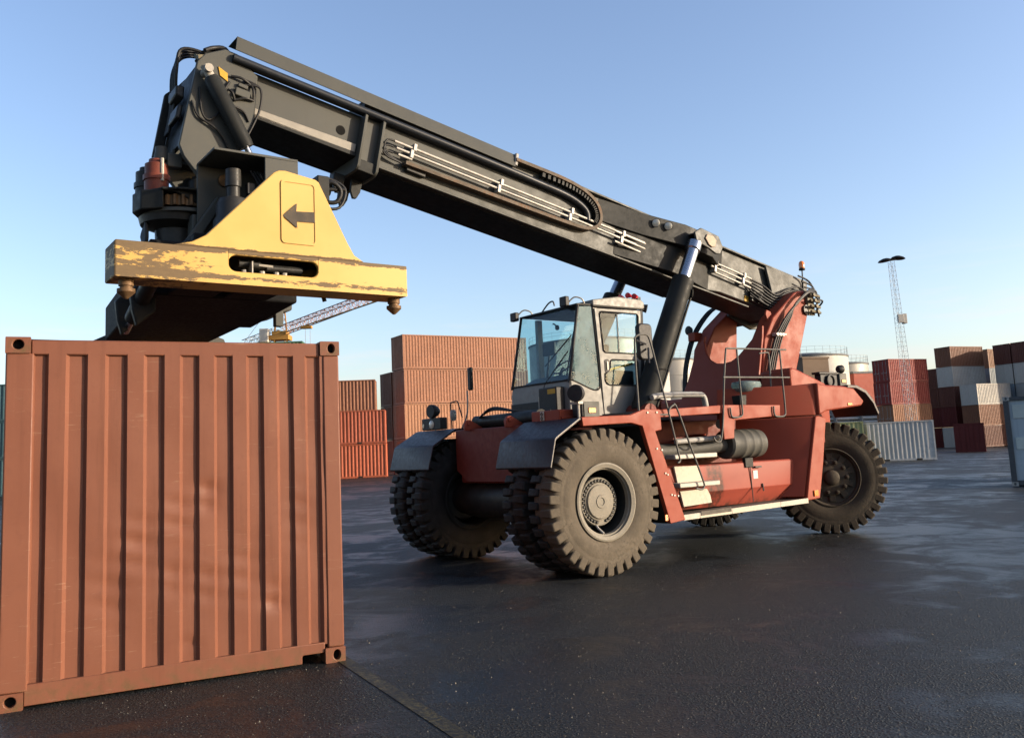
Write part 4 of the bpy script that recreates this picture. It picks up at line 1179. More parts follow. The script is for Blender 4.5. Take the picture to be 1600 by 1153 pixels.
b.tube(bez([bp(11.35, -0.10, 0.46), bp(11.25, -0.26, 0.47), bp(11.05, -0.33, 0.48), bp(10.92, -0.42, 0.47), bp(10.84, -0.52, 0.47)], 5), 0.013, 7)
part('nose_side_hoses', b, 'hose', smooth=60)
b = MB(); b.prism([(10.90, 0.26), (10.72, 0.26), (10.72, 0.16), (10.90, 0.16)], 0.441, 0.50, BST); b.prism([(10.88, 0.33), (10.76, 0.33), (10.76, 0.28), (10.88, 0.28)], 0.441, 0.49, BST)
part('valve_block', b, 'boom', bevel=0.01)

# ---- rotator head under the nose
pv = bp(10.84, -0.98, 0)
for y in (0.50, -0.50):
    b = MB(); b.prism([(pv[0] - 0.16, pv[2] + 0.12), (pv[0], pv[2] + 0.17), (pv[0] + 0.15, pv[2] + 0.08), (pv[0] + 0.17, pv[2] - 0.1), (pv[0] + 0.08, 4.60), (pv[0] - 0.22, 4.60)], y - 0.05, y + 0.05, XZ)
    part('head_lug', b, 'boom', bevel=0.015)
b = MB(); b.tube([(pv[0], -0.62, pv[2]), (pv[0], 0.62, pv[2])], 0.07, 16); part('head_pin', b, 'twist', smooth=40)
b = MB(); b.prism([(pv[0] - 0.35, 4.60), (pv[0] + 0.25, 4.60), (pv[0] + 0.5, 4.72), (4.98, 4.73), (4.98, 4.765), (4.0, 4.765), (pv[0] - 0.5, 4.72)], -0.45, 0.45, XZ); part('head_frame', b, 'boom_black', bevel=0.015)
b = MB()
rim_ = [(4.62 + 0.50 * cos(a), 0.05 + 0.50 * sin(a)) for a in [k * pi / 12 for k in range(24)]]
b.prism(rim_, 4.735, 4.762, XY); part('slewing_plate', b, 'boom_black', bevel=0.008)
b = MB(); b.prism([(4.92, -0.36), (5.06, -0.24), (5.20, 0.02), (5.16, 0.25), (4.95, 0.42)], 4.52, 4.75, XY); part('motor_guard', b, 'boom_black', bevel=0.015)
gear = []
for k in range(64):
    a = 2 * pi * k / 64
    r_ = 0.47 if k % 2 else 0.435
    gear += [(4.62 + r_ * cos(a), r_ * sin(a)), (4.62 + r_ * cos(a + 0.05), r_ * sin(a + 0.05))]
b = MB(); b.prism(gear, 4.58, 4.70, XY); part('slewing_gear', b, 'twist')
b = MB(); b.prism([(4.62 + 0.49 * cos(a), 0.49 * sin(a)) for a in [k * pi / 16 for k in range(32)]], 4.50, 4.545, XY); part('slewing_plate', b, 'boom', bevel=0.006)
for (mx_, my_) in ((4.96, 0.14), (4.98, -0.22), (4.35, -0.3)):
    b = MB()
    b.lathe([(0.0, 4.765), (0.135, 4.765), (0.135, 4.90), (0.15, 4.905), (0.15, 4.965), (0.13, 4.97), (0.13, 5.10), (0.09, 5.12), (0.085, 5.16), (0.0, 5.16)], lambda a, b2, w, mx_=mx_, my_=my_: (mx_ + a, my_ + b2, w), 24)
    mo = part('slew_motor', b, 'motor_red' if mx_ > 4.9 and my_ > 0 else 'grease', smooth=35)
    if my_ > 0:
        b = MB(); b.lathe([(0.0, 5.16), (0.078, 5.16), (0.082, 5.22), (0.07, 5.26), (0.07, 5.32), (0, 5.32)], lambda a, b2, w, mx_=mx_, my_=my_: (mx_ - 0.05 + a, my_ + b2, w), 18)
        part('motor_cap', b, 'boom', mo, smooth=35)
        b = MB(); b.tube([(mx_ - 0.03, my_ + 0.13, 4.88), (mx_ - 0.03, my_ + 0.13, 5.15)], 0.02, 8); part('motor_pipe', b, 'silver', mo)
        b = MB(); b.box(4.70, 4.86, 0.10, 0.24, 5.08, 5.24); b.tube([(4.78, 0.17, 5.24), (4.78, 0.17, 5.31)], 0.02, 8); b.tube([(4.72, 0.2, 5.16), (4.45, 0.25, 5.10)], 0.018, 8); part('valve_block', b, 'boom', bevel=0.01)
b = MB(); b.lathe([(0.42, 4.50), (0.40, 4.42), (0.24, 4.36), (0.22, 3.62)], lambda a, b2, w: (4.70 + a, b2, w), 24); part('rotator_column', b, 'grease', smooth=40)
b = MB(); b.box(4.42, 4.66, 0.32, 0.52, 3.66, 4.46); part('rotator_column', b, 'boom', bevel=0.015)
h = MB()
for k in range(5):
    h.tube(bez([(4.98 + 0.02 * k, -0.2 + 0.07 * k, 4.50), (5.06, -0.1 + 0.05 * k, 4.28 - 0.02 * k), (5.02 + 0.03 * k, 0.0 + 0.05 * k, 4.12), (5.10, 0.05, 3.95), (4.95, 0.1 + 0.05 * k, 3.75), (4.9, 0.2, 3.62)], 5), 0.024, 8)
part('rotator_hoses', h, 'hose', smooth=60)
for sg in (1, -1):
    b = MB(); b.prism([(4.95, 3.60), (5.10, 3.60), (4.42, 4.66), (4.30, 4.66)], sg * 0.62 - 0.04, sg * 0.62 + 0.04, XZ); part('damper_strut', b, 'boom', bevel=0.015)
# valve cover over the second motor
b = MB()
b.box(3.66, 4.62, 0.55, 1.20, 5.02, 5.05)
b.box(3.66, 4.05, 1.17, 1.20, 4.2, 5.02)
b.box(3.66, 3.69, 0.55, 1.17, 4.2, 5.02)
b.box(3.69, 4.62, 0.55, 0.58, 4.2, 5.02)
part('valve_cover', b, 'boom', bevel=0.006)
b = MB(); b.lathe([(0.0, 4.90), (0.085, 4.90), (0.09, 4.70), (0.075, 4.69), (0.075, 4.58), (0.16, 4.55), (0.19, 4.48), (0.19, 4.35), (0.22, 4.30), (0.22, 3.7)], lambda a, b2, w: (4.33 + a, 0.95 + b2, w), 24); part('sideshift_motor', b, 'grease', smooth=35)
h = MB()
for k in range(6):
    h.tube(bez([(4.15 - 0.04 * k, 1.0, 4.9), (4.08 - 0.03 * k, 1.08, 4.7), (4.15, 1.05 + 0.02 * k, 4.5), (4.10, 1.1, 4.2)], 5), 0.013, 6)
h.box(4.12, 4.2, 0.98, 1.06, 4.62, 4.74)
part('valve_hoses', h, 'hose', smooth=60)

# ---- spreader
SM = 4.90
yN, yF = 3.73, -2.33
def slot_poly():
    # slot in the near beam (x,z): rounded
    x0, x1, zc, r_ = 4.555, 5.245, 0, 0.062
    return x0, x1
def end_beam(y0, y1, name):
    mb = MB()
    mb.box(3.68, 6.12, y0, y1, 3.02, 3.295)
    return mb
# near beam with its slot: front sheet cut round the slot, rest as box shell
def near_beam():
    mb = MB()
    zc = lambda x: 3.196
    r_ = 0.066
    xa, xb = 4.59, 5.215
    n = 10
    loop_ = [(xa + r_ * cos(a), 3.192 + r_ * sin(a)) for a in [pi / 2 + k * pi / n for k in range(n + 1)]] + \
            [(xb + r_ * cos(a), 3.192 + r_ * sin(a)) for a in [-pi / 2 + k * pi / n for k in range(n + 1)]]
    loop_ = loop_[::-1]          # clockwise from top left, x decreasing later
    x0, x1, z0, z1 = 3.68, 6.12, 3.02, 3.295
    y = yN
    N_ = len(loop_)
    def outer(p):
        u, v = p
        if v > 3.192: return (u, z1)
        return (u, z0)
    outs = [outer(p) for p in loop_]
    vs = [(u, y, v) for u, v in loop_] + [(u, y, v) for u, v in outs]
    fs = []
    for i in range(N_):
        j = (i + 1) % N_
        if abs(loop_[i][0] - loop_[j][0]) < 1e-6: continue
        if outs[i][1] != outs[j][1]: continue
        fs.append((i, j, N_ + j, N_ + i))
    mb.add(vs, fs)
    # end regions of the front sheet
    left = [p for p in loop_ if p[0] >= xb - 1e-9]
    right = [p for p in loop_ if p[0] <= xa + 1e-9]
    ml, mr = max(p[0] for p in loop_), min(p[0] for p in loop_)
    mb.add([(x1, y, z0), (x1, y, z1), (ml, y, z1), (ml, y, z0)], [(0, 1, 2, 3)])
    mb.add([(x0, y, z0), (x0, y, z1), (mr, y, z1), (mr, y, z0)], [(0, 1, 2, 3)])
    # slot walls
    mb.add([(u, y, v) for u, v in loop_] + [(u, y - 0.03, v) for u, v in loop_], [(i, (i + 1) % N_, N_ + (i + 1) % N_, N_ + i) for i in range(N_)])
    # other sides
    yb = yN - 0.34
    mb.add([(x0, y, z0), (x1, y, z0), (x1, yb, z0), (x0, yb, z0), (x0, y, z1), (x1, y, z1), (x1, yb, z1), (x0, yb, z1)],
           [(0, 1, 2, 3), (4, 5, 6, 7), (0, 4, 7, 3), (1, 5, 6, 2), (3, 2, 6, 7)])
    return mb
nb = part('spreader_end_beam', near_beam(), 'yellow')
bv = nb.modifiers.new('bevel', 'BEVEL'); bv.width = 0.012; bv.segments = 2; bv.limit_method = 'ANGLE'; bv.angle_limit = R(80)
# things seen in the slot
b = MB()
b.tube([(5.16, 3.60, 3.22), (4.98, 3.60, 3.22)], 0.03, 10)
b.tube([(4.93, 3.60, 3.20), (4.62, 3.60, 3.20)], 0.03, 12)
b.box(4.56, 5.24, 3.42, 3.45, 3.10, 3.29)
part('lock_cylinder', b, 'grease', nb, smooth=40)
b = MB()
for x in (5.12, 4.97, 4.85, 4.78):
    b.tube([(x, 3.62, 3.14), (x, 3.62, 3.165)], 0.022, 8)
b.tube([(5.0, 3.62, 3.215), (4.88, 3.62, 3.21)], 0.012, 8)
b.box(5.065, 5.075, 3.60, 3.68, 3.12, 3.23)
part('lock_fittings', b, 'silver', nb, smooth=40)
# gable plate with access panel and arrow
gz_ = [(5.70, 3.298), (5.56, 3.335), (5.45, 3.40), (4.90, 3.985), (4.855, 4.01), (4.80, 4.015), (4.535, 3.975), (4.505, 3.955), (4.25, 3.45), (4.19, 3.35), (4.10, 3.298)]
b = MB(); b.prism(gz_, yN - 0.10, yN - 0.004, XZ); gb = part('spreader_gable', b, 'yellow', bevel=0.008)
def rrect(x0, x1, z0, z1, r_, n=5, sk=0.0):
    out = []
    for cx, cz, a0 in ((x1 - r_, z1 - r_, 0), (x0 + r_, z1 - r_, pi / 2), (x0 + r_, z0 + r_, pi), (x1 - r_, z0 + r_, 1.5 * pi)):
        for k in range(n + 1):
            a = a0 + k * (pi / 2) / n
            out.append((cx + r_ * cos(a), cz + r_ * sin(a)))
    return out
b = MB()
po, pin_ = rrect(4.535, 4.845, 3.395, 3.935, 0.035), rrect(4.552, 4.828, 3.412, 3.918, 0.028)
nP = len(po)
vs = [(x, yN - 0.003, z) for x, z in po] + [(x, yN + 0.006, z) for x, z in po] + [(x, yN + 0.006, z) for x, z in pin_] + [(x, yN - 0.001, z) for x, z in pin_]
fs = [(k * nP + i, k * nP + (i + 1) % nP, (k + 1) * nP + (i + 1) % nP, (k + 1) * nP + i) for k in range(3) for i in range(nP)] + [tuple(3 * nP + i for i in range(nP))]
b.add(vs, fs); part('access_panel', b, 'yellow', gb, smooth=30)
b = MB()
b.prism([(4.835, 3.625), (4.71, 3.742), (4.716, 3.672), (4.556, 3.684), (4.552, 3.594), (4.712, 3.587), (4.708, 3.53)], yN + 0.0065, yN + 0.0085, XZ)
part('arrow_marking', b, 'arrow', gb)
b = MB(); b.box(4.20, 5.60, 3.30, yN - 0.101, 3.296, 3.31); part('gable_foot', b, 'boom_black')
# twistlocks
def twistlock(x, y, par):
    t = MB(); t.lathe([(0.0, 3.017), (0.055, 3.017), (0.055, 2.972), (0.045, 2.968), (0.045, 2.955), (0.066, 2.95), (0.066, 2.925), (0.03, 2.89), (0.012, 2.875), (0, 2.875)],
                      lambda a, b2, w: (x + a, y + b2, w), 16)
    return part('twistlock', t, 'twist', par, smooth=35)
for x in (6.01, 3.755):
    twistlock(x, yN - 0.13, nb)
fb = part('spreader_end_beam', end_beam(yF, yF + 0.34, ''), 'yellow', bevel=0.012)
for x in (6.01, 3.755):
    twistlock(x, yF + 0.13, fb)
b = MB(); b.prism([(5.43, 3.297), (5.20, 3.33), (5.02, 3.42), (4.52, 4.10), (4.10, 4.10), (3.78, 3.53), (3.44, 3.41), (3.40, 3.297)], yF + 0.02, yF + 0.11, XZ)
part('spreader_gable', b, 'boom', bevel=0.008)  # yellow gable seen in shade; that shade is painted as dark grey
# main frame and telescopic beams, y runs along the container
b = MB(); b.prism([(4.24, 2.55), (5.60, 2.55), (5.42, 0.70), (4.10, 0.85)], 3.12, 3.62, XY); part('spreader_frame', b, 'frame_black', bevel=0.02)
b = MB(); b.prism([(4.06, 0.69), (5.40, 0.69), (5.24, -1.2), (4.0, -1.2)], 3.20, 3.62, XY); part('spreader_frame', b, 'frame_black', bevel=0.02)
for x0, x1 in ((4.55, 4.95), (5.05, 5.45)):
    b = MB(); b.box(x0, x1, 2.55, yN - 0.345, 3.12, 3.50); part('telescopic_beam', b, 'frame_black', bevel=0.015)
    b = MB(); b.box(x0 - 0.4, x1 - 0.4, yF + 0.345, -1.2, 3.24, 3.52); part('telescopic_beam', b, 'frame_black', bevel=0.015)
b = MB(); b.prism([(4.16, 3.14), (4.16, 3.34), (3.95, 3.28), (3.95, 3.20)], 0.95, 1.7, XZ); part('frame_bracket', b, 'boom', bevel=0.02)
b = MB(); b.box(4.05, 4.14, 1.62, 1.70, 3.02, 3.30); part('frame_bracket', b, 'boom', bevel=0.01)
for sg in (0,):
    p0, p1 = Vector((5.62, 2.75, 3.22)), Vector((5.60, 1.65, 2.91))
    part('telescope_cylinder', MB().tube([p0, p0 + (p1 - p0) * 0.72], 0.07, 14), 'boom_black', smooth=40)
    part('telescope_rod', MB().tube([p0 + (p1 - p0) * 0.72, p1], 0.032, 12), 'chrome', smooth=40)
b = MB(); b.prism([(5.50, 3.00), (5.66, 2.86), (5.70, 3.0), (5.72, 3.18), (5.50, 3.40)], 1.7, 1.78, XZ); part('frame_bracket', b, 'boom_black', bevel=0.015)
b = MB(); b.prism([(5.50, 3.00), (5.66, 2.86), (5.70, 3.0), (5.72, 3.18), (5.50, 3.40)], 2.3, 2.38, XZ); part('frame_bracket', b, 'boom_black', bevel=0.015)
b = MB()
b.tube(bez([(4.40, 3.45, 4.02), (4.28, 3.50, 4.05), (4.20, 3.50, 3.98), (4.24, 3.48, 3.88), (4.38, 3.45, 3.88)], 5), 0.02, 8); b.tube([(4.44, 3.45, 3.98), (4.16, 3.5, 4.0)], 0.018, 8); b.tube(bez([(4.44, 3.45, 4.04), (4.30, 3.44, 4.10), (4.14, 3.46, 4.02), (4.20, 3.46, 3.84), (4.36, 3.45, 3.82)], 5), 0.014, 8)
part('beam_end_hose', b, 'hose', smooth=60)
b = MB(); b.box(4.36, 4.47, 3.42, 3.62, 3.84, 4.06); part('hose_bracket', b, 'boom_black', bevel=0.01)
b = MB(); b.tube([(4.35, 3.40, 3.06), (4.33, 3.40, 2.99)], 0.02, 8); part('guide_pin', b, 'black')

# ---- cab
CY = 0.72
zL, zR = 2.0, 3.76
def quad(name, a, b_, c_, d_, m, th=0.012, parent=None, n_=None):
    P = [Vector(p) for p in (a, b_, c_, d_)]
    nrm = (P[1] - P[0]).cross(P[3] - P[0]).normalized() * th
    mb = MB(); mb.add(P + [p + nrm for p in P], [(0, 1, 2, 3), (7, 6, 5, 4), (0, 4, 5, 1), (1, 5, 6, 2), (2, 6, 7, 3), (3, 7, 4, 0)])
    return part(name, mb, m, parent)
cab = part('cab', MB().prism([(-0.585, 2.075), (-0.585, 2.45), (-0.61, 2.58), (-0.66, 2.58), (-0.66, 2.12), (-2.0, 2.12), (-2.0, 2.035), (-0.70, 2.035)], -CY, CY, XZ), 'cab', bevel=0.015)
# left side lower skin, one plate ahead of the door
b = MB(); b.prism([(-0.62, 2.06), (-1.215, 2.06), (-1.18, 2.47), (-1.08, 2.43), (-0.95, 2.46), (-0.62, 2.585)], CY - 0.03, CY + 0.012, XZ)
part('cab_side_panel', b, 'cab', cab, bevel=0.006)
# quarter glass
b = MB(); b.prism([(-0.625, 2.60), (-0.95, 2.475), (-1.08, 2.445), (-1.165, 2.50), (-1.17, 2.6), (-1.095, 3.69), (-0.85, 3.675)], CY - 0.012, CY + 0.006, XZ)
part('side_window', b, 'glass_dusty', cab)
b = MB(); b.tube(bez([(-0.62, CY + 0.012, 2.59), (-0.78, CY + 0.012, 2.535), (-0.95, CY + 0.012, 2.468), (-1.06, CY + 0.012, 2.438), (-1.14, CY + 0.012, 2.455), (-1.17, CY + 0.012, 2.53), (-1.172, CY + 0.012, 2.62)], 5), 0.011, 6)
b.tube([(-1.172, CY + 0.012, 2.6), (-1.10, CY + 0.012, 3.70)], 0.010, 6)
part('window_seal', b, 'rubber', cab, smooth=60)
# front corner pillars
for sy in (CY, -CY):
    part('cab_pillar', MB().tube([(-0.60, sy * 0.985, 2.55), (-0.84, sy * 0.985, 3.70)], 0.022, 8), 'black', cab, smooth=60)
    part('cab_pillar', MB().tube([(-2.03, sy * 0.97, 2.05), (-2.10, sy * 0.97, 3.68)], 0.05, 8), 'black', cab, smooth=60)
part('cab_pillar', MB().box(-1.22, -1.14, CY - 0.06, CY - 0.013, 2.1, 3.68), 'cab', cab)
part('cab_pillar', MB().box(-1.22, -1.12, -CY + 0.0, -CY + 0.06, 2.1, 3.68), 'cab', cab)
# windscreen
quad('windscreen', (-0.612, -CY + 0.02, 2.59), (-0.612, CY - 0.02, 2.59), (-0.845, CY - 0.02, 3.69), (-0.845, -CY + 0.02, 3.69), 'glass', 0.008, cab)
quad('side_window', (-0.63, -CY, 2.59), (-2.0, -CY, 2.59), (-2.08, -CY, 3.69), (-0.86, -CY, 3.69), 'glass', 0.008, cab)
quad('rear_window', (-2.02, -CY + 0.08, 2.5), (-2.02, CY - 0.08, 2.5), (-2.10, CY - 0.08, 3.6), (-2.10, -CY + 0.08, 3.6), 'glass', 0.008, cab)
part('cab_side_panel', MB().box(-2.0, -0.62, -CY - 0.012, -CY + 0.03, 2.06, 2.585), 'cab', cab, bevel=0.006)
part('cab_rear_panel', MB().box(-2.04, -1.99, -CY + 0.02, CY - 0.02, 2.1, 2.49), 'cab', cab, bevel=0.006)
part('windscreen_seal', MB().tube([(-0.60, -CY, 2.588), (-0.60, CY, 2.588)], 0.013, 6), 'rubber', cab)
# roof: dark front visor and light cap
b = MB(); b.prism([(-0.80, 3.695), (-1.10, 3.70), (-1.10, 3.735), (-0.82, 3.725)], -CY, CY, XZ); part('roof_visor', b, 'boom_black', cab, bevel=0.008)
b = MB(); b.prism([(-1.102, 3.70), (-1.102, 3.79), (-1.62, 3.865), (-2.10, 3.845), (-2.16, 3.80), (-2.16, 3.715), (-2.12, 3.70)], -CY - 0.02, CY + 0.03, XZ); part('cab_roof', b, 'cab', cab, bevel=0.015)
part('roof_seal', MB().box(-2.15, -1.10, CY + 0.002, CY + 0.035, 3.685, 3.70), 'rubber', cab)
# door with two windows
up = [(-1.262 + 0.0, 3.03), (-1.30, 3.0), (-1.93, 2.995), (-1.975, 3.03), (-2.02, 3.58), (-1.985, 3.615), (-1.27, 3.62), (-1.225, 3.585)]
low = [(-1.265, 2.58), (-1.30, 2.53), (-1.36, 2.51), (-1.88, 2.51), (-1.925, 2.55), (-1.955, 2.86), (-1.93, 2.89), (-1.43, 2.895), (-1.39, 2.87), (-1.38, 2.78), (-1.35, 2.72), (-1.27, 2.68)]
dm = MB()
for poly in ([(-1.222, 2.075), (-1.19, 2.9), (-1.14, 3.66), (-1.225, 3.62), (-1.262, 3.01), (-1.265, 2.68), (-1.27, 2.53), (-1.28, 2.075)],
             [(-1.14, 3.66), (-2.085, 3.67), (-2.02, 3.61), (-1.225, 3.62)],
             [(-2.085, 3.67), (-2.02, 2.9), (-1.96, 2.075), (-1.925, 2.075), (-1.925, 2.51), (-1.955, 2.89), (-1.975, 3.0), (-2.02, 3.61)],
             [(-1.262, 3.01), (-1.975, 3.0), (-1.955, 2.89), (-1.43, 2.895), (-1.385, 2.78), (-1.265, 2.68)],
             [(-1.27, 2.53), (-1.925, 2.51), (-1.925, 2.075), (-1.28, 2.075)]):
    dm.prism(poly, CY - 0.02, CY + 0.02, XZ)
door = part('door', dm, 'cab', cab)
def plate_from(pts, y0, y1):
    return MB().prism(pts, y0, y1, XZ)
part('door_window', plate_from(up, CY - 0.006, CY + 0.002), 'glass', cab)
part('door_window', plate_from(low, CY - 0.006, CY + 0.002), 'glass', cab)
for lp in (up, low):
    q = [(x, CY + 0.022, z) for x, z in lp]
    part('window_seal', MB().tube(q + [q[0]], 0.012, 6), 'rubber', cab, smooth=60)
part('window_divider', MB().box(-1.60, -1.58, CY + 0.003, CY + 0.012, 3.0, 3.615), 'black', cab)
b = MB(); b.prism(rrect(-1.36, -1.275, 2.70, 2.90, 0.035), CY + 0.021, CY + 0.03, XZ); part('door_handle', b, 'black', cab)
b = MB(); b.prism(rrect(-1.33, -1.302, 2.735, 2.865, 0.012), CY + 0.031, CY + 0.045, XZ); part('door_handle', b, 'silver', cab)
# interior
b = MB()
b.box(-1.85, -1.30, -0.30, 0.22, 2.50, 2.62); b.prism([(-1.75, 2.62), (-1.90, 3.20), (-1.80, 3.22), (-1.62, 2.62)], -0.28, 0.20, XZ); b.box(-1.90, -1.80, -0.16, 0.08, 3.22, 3.42)
part('seat', b, 'black', cab, bevel=0.03)
b = MB(); b.prism([(-0.68, 2.60), (-0.95, 2.72), (-1.0, 2.60), (-0.98, 2.13), (-0.66, 2.13)], -0.55, 0.5, XZ); part('dashboard', b, 'black', cab, bevel=0.02)
b = MB(); b.lathe([(0.16, 0.0), (0.175, 0.012), (0.19, 0.0), (0.175, -0.012)], lambda a, b2, w: (-1.12 + a * 0.8 + w * 0.6, -0.05 + b2, 2.86 - a * 0.6 + w * 0.8), 24, closed=True); b.tube([(-0.98, -0.05, 2.62), (-1.12, -0.05, 2.85)], 0.025, 8); part('steering_wheel', b, 'black', cab, smooth=60)
b = MB(); b.box(-1.0, -0.96, -0.35, -0.05, 3.05, 3.25); b.tube([(-0.98, -0.2, 3.05), (-0.9, -0.2, 2.65)], 0.02, 8); part('display_screen', b, 'black', cab, bevel=0.01)
b = MB(); b.tube(bez([(-1.4, -0.6, 3.62), (-1.3, -0.45, 3.60), (-1.2, -0.25, 3.52)], 5), 0.012, 6); b.tube([(-1.2, -0.25, 3.52), (-1.17, -0.21, 3.49)], 0.035, 10); part('reading_lamp', b, 'black', cab)
b = MB(); b.tube([(-1.30, 0.62, 2.72), (-1.95, 0.62, 2.86)], 0.016, 6); part('grab_strap', b, 'decal', cab)
b = MB(); b.box(-1.98, -1.4, 0.35, 0.62, 2.3, 2.75); part('side_console', b, 'black', cab, bevel=0.03)
# wipers
part('wiper', MB().tube([(-0.60, 0.10, 2.50), (-0.62, 0.14, 2.60), (-0.70, 0.60, 3.02)], 0.012, 6).tube([(-0.69, 0.05, 2.85), (-0.73, 0.66, 3.25)], 0.010, 6), 'black', cab)
part('wiper', MB().tube([(-0.635, 0.62, 2.66), (-0.76, 0.68, 3.30)], 0.012, 6), 'black', cab)
# front box under the windscreen
b = MB(); b.box(-0.58, -0.42, 0.20, 0.62, 2.09, 2.50); part('front_box', b, 'black', cab, bevel=0.015)
b = MB(); b.box(-0.419, -0.416, 0.42, 0.60, 2.40, 2.47); part('warning_decal', b, 'decal', cab)
b = MB(); b.tube([(-0.45, 0.17, 2.15), (-0.46, 0.18, 2.38)], [0.012, 0.026], 10); part('marker_stick', b, 'silver', cab)
b = MB(); b.box(-0.583, -0.56, -0.70, 0.12, 2.10, 2.32); part('front_grille', b, 'black', cab, bevel=0.008)
# roof work lights and horns
for y in (-0.78, 0.50):
    b = MB(); b.box(-0.80, -0.72, y - 0.075, y + 0.075, 3.66 if y < 0 else 3.70, 3.80 if y < 0 else 3.85)
    wl_ = part('work_lamp', b, 'black', cab, bevel=0.015)
    part('lamp_bracket', MB().tube(bez([(-0.80, y + 0.05, 3.76), (-0.86, y + 0.12, 3.83), (-0.95, y + 0.18, 3.80), (-1.0, y + 0.18, 3.72)], 4), 0.012, 6), 'silver', cab)
part('lamp_bracket', MB().tube(bez([(-0.86, -0.20, 3.71), (-0.86, -0.02, 3.83), (-0.86, 0.10, 3.85), (-0.88, 0.11, 3.78)], 4), 0.012, 6), 'black', cab)
for k, (x, y, z) in enumerate(((-1.90, 0.50, 3.90), (-2.0, 0.56, 3.93), (-2.04, 0.66, 3.90))):
    b = MB(); b.tube([(x - 0.08, y, z), (x + 0.05, y + 0.05, z)], [0.018, 0.045], 12); part('horn', b, 'red_lens', cab, smooth=50)
b = MB(); b.tube([(-2.17, 0.60, 3.76), (-2.26, 0.70, 3.72)], [0.04, 0.07], 12); b.box(-2.14, -2.08, 0.55, 0.7, 3.84, 3.90); part('work_lamp', b, 'black', cab)
# left mirror
b = MB(); b.prism(rrect(-1.47, -1.20, 2.80, 3.32, 0.07), 1.50, 1.58, XZ); part('side_mirror', b, 'black', bevel=0.02)
b = MB(); b.tube([(-0.70, 2.03, 3.0), (-1.30, 1.60, 3.02)], 0.015, 8); b.tube([(-1.0, 1.95, 2.70), (-1.35, 1.6, 2.96)], 0.015, 8); part('mirror_arm', b, 'black')

# front lamp clusters
def lamp_cluster(y0, y1, x0, x1, bx, signal):
    o = part('lamp_housing', MB().box(x0, x1, y0, y1, 2.0, 2.19), 'black', bevel=0.012)
    if signal:
        part('lamp_side', MB().box(x0 - 0.02, x1 - 0.03, y1 + 0.001, y1 + 0.012, 1.995, 2.195), 'boom', o, bevel=0.004)
        part('turn_signal', MB().box(x0 + 0.05, x0 + 0.17, y1 + 0.013, y1 + 0.022, 2.05, 2.115), 'amber', o, bevel=0.004)
    return o
lamp_cluster(1.66, 1.85, -0.12, 0.15, 0, True)
lo = lamp_cluster(-2.22, -1.62, 0.06, 0.19, 0, False)
b = MB(); b.lathe([(0.0, 0.22), (0.045, 0.215), (0.068, 0.20), (0.072, 0.19), (0.0, 0.19)], lambda a, b2, w: (w, -1.90 + a, 2.085 + b2), 20); part('headlamp_glass', b, 'lamp', lo, smooth=50)
b = MB(); b.lathe([(0.0, 0.20), (0.02, 0.20), (0.022, 0.19), (0.0, 0.19)], lambda a, b2, w: (w, -2.16 + a, 2.075 + b2 * 1.6), 14); part('turn_signal', b, 'lamp', lo)
for (x, y, z, ang) in ((0.27, 1.93, 2.295, 0.5), (0.13, -1.88, 2.30, 0.1)):
    axd = Vector((cos(ang), sin(ang), 0)) * (-1)
    c0 = Vector((x, y, z)) - axd * 0.10
    b = MB(); b.tube([c0, c0 + axd * 0.02, c0 + axd * 0.06, c0 + axd * 0.12, c0 + axd * 0.17, c0 + axd * 0.185], [0.105, 0.112, 0.110, 0.09, 0.05, 0.0005], 22)
    part('flood_lamp', b, 'black', smooth=60)
    part('lamp_post', MB().tube([(x, y, 1.98), (x, y, z - 0.1)], 0.016, 8).box(x - 0.04, x + 0.04, y - 0.12, y + 0.05, z - 0.135, z - 0.105), 'silver')
part('lamp_foot', MB().box(0.0, 0.30, 1.35, 1.62, 1.99, 2.03), 'red', bevel=0.01)
# right mirrors
part('mirror_arm', MB().tube(bez([(-0.2, -1.60, 2.0), (-0.2, -1.42, 2.24), (-0.2, -1.40, 2.6)], 4), 0.014, 8), 'silver', smooth=60)
part('side_mirror', MB().box(-0.26, -0.20, -1.39, -1.29, 2.60, 2.97), 'black', bevel=0.02)
part('mirror_arm', MB().tube(bez([(-0.2, -1.90, 2.0), (-0.2, -1.92, 2.40), (-0.2, -1.89, 2.44), (-0.2, -1.72, 2.45), (-0.2, -1.68, 2.40), (-0.2, -1.58, 2.18)], 4), 0.011, 8), 'black', smooth=60)
part('side_mirror', MB().tube([(-0.2, -1.85, 2.14), (-0.2, -1.85, 2.18), (-0.2, -1.85, 2.28), (-0.2, -1.85, 2.32)], [0.03, 0.05, 0.05, 0.03], 14), 'silver', smooth=50)

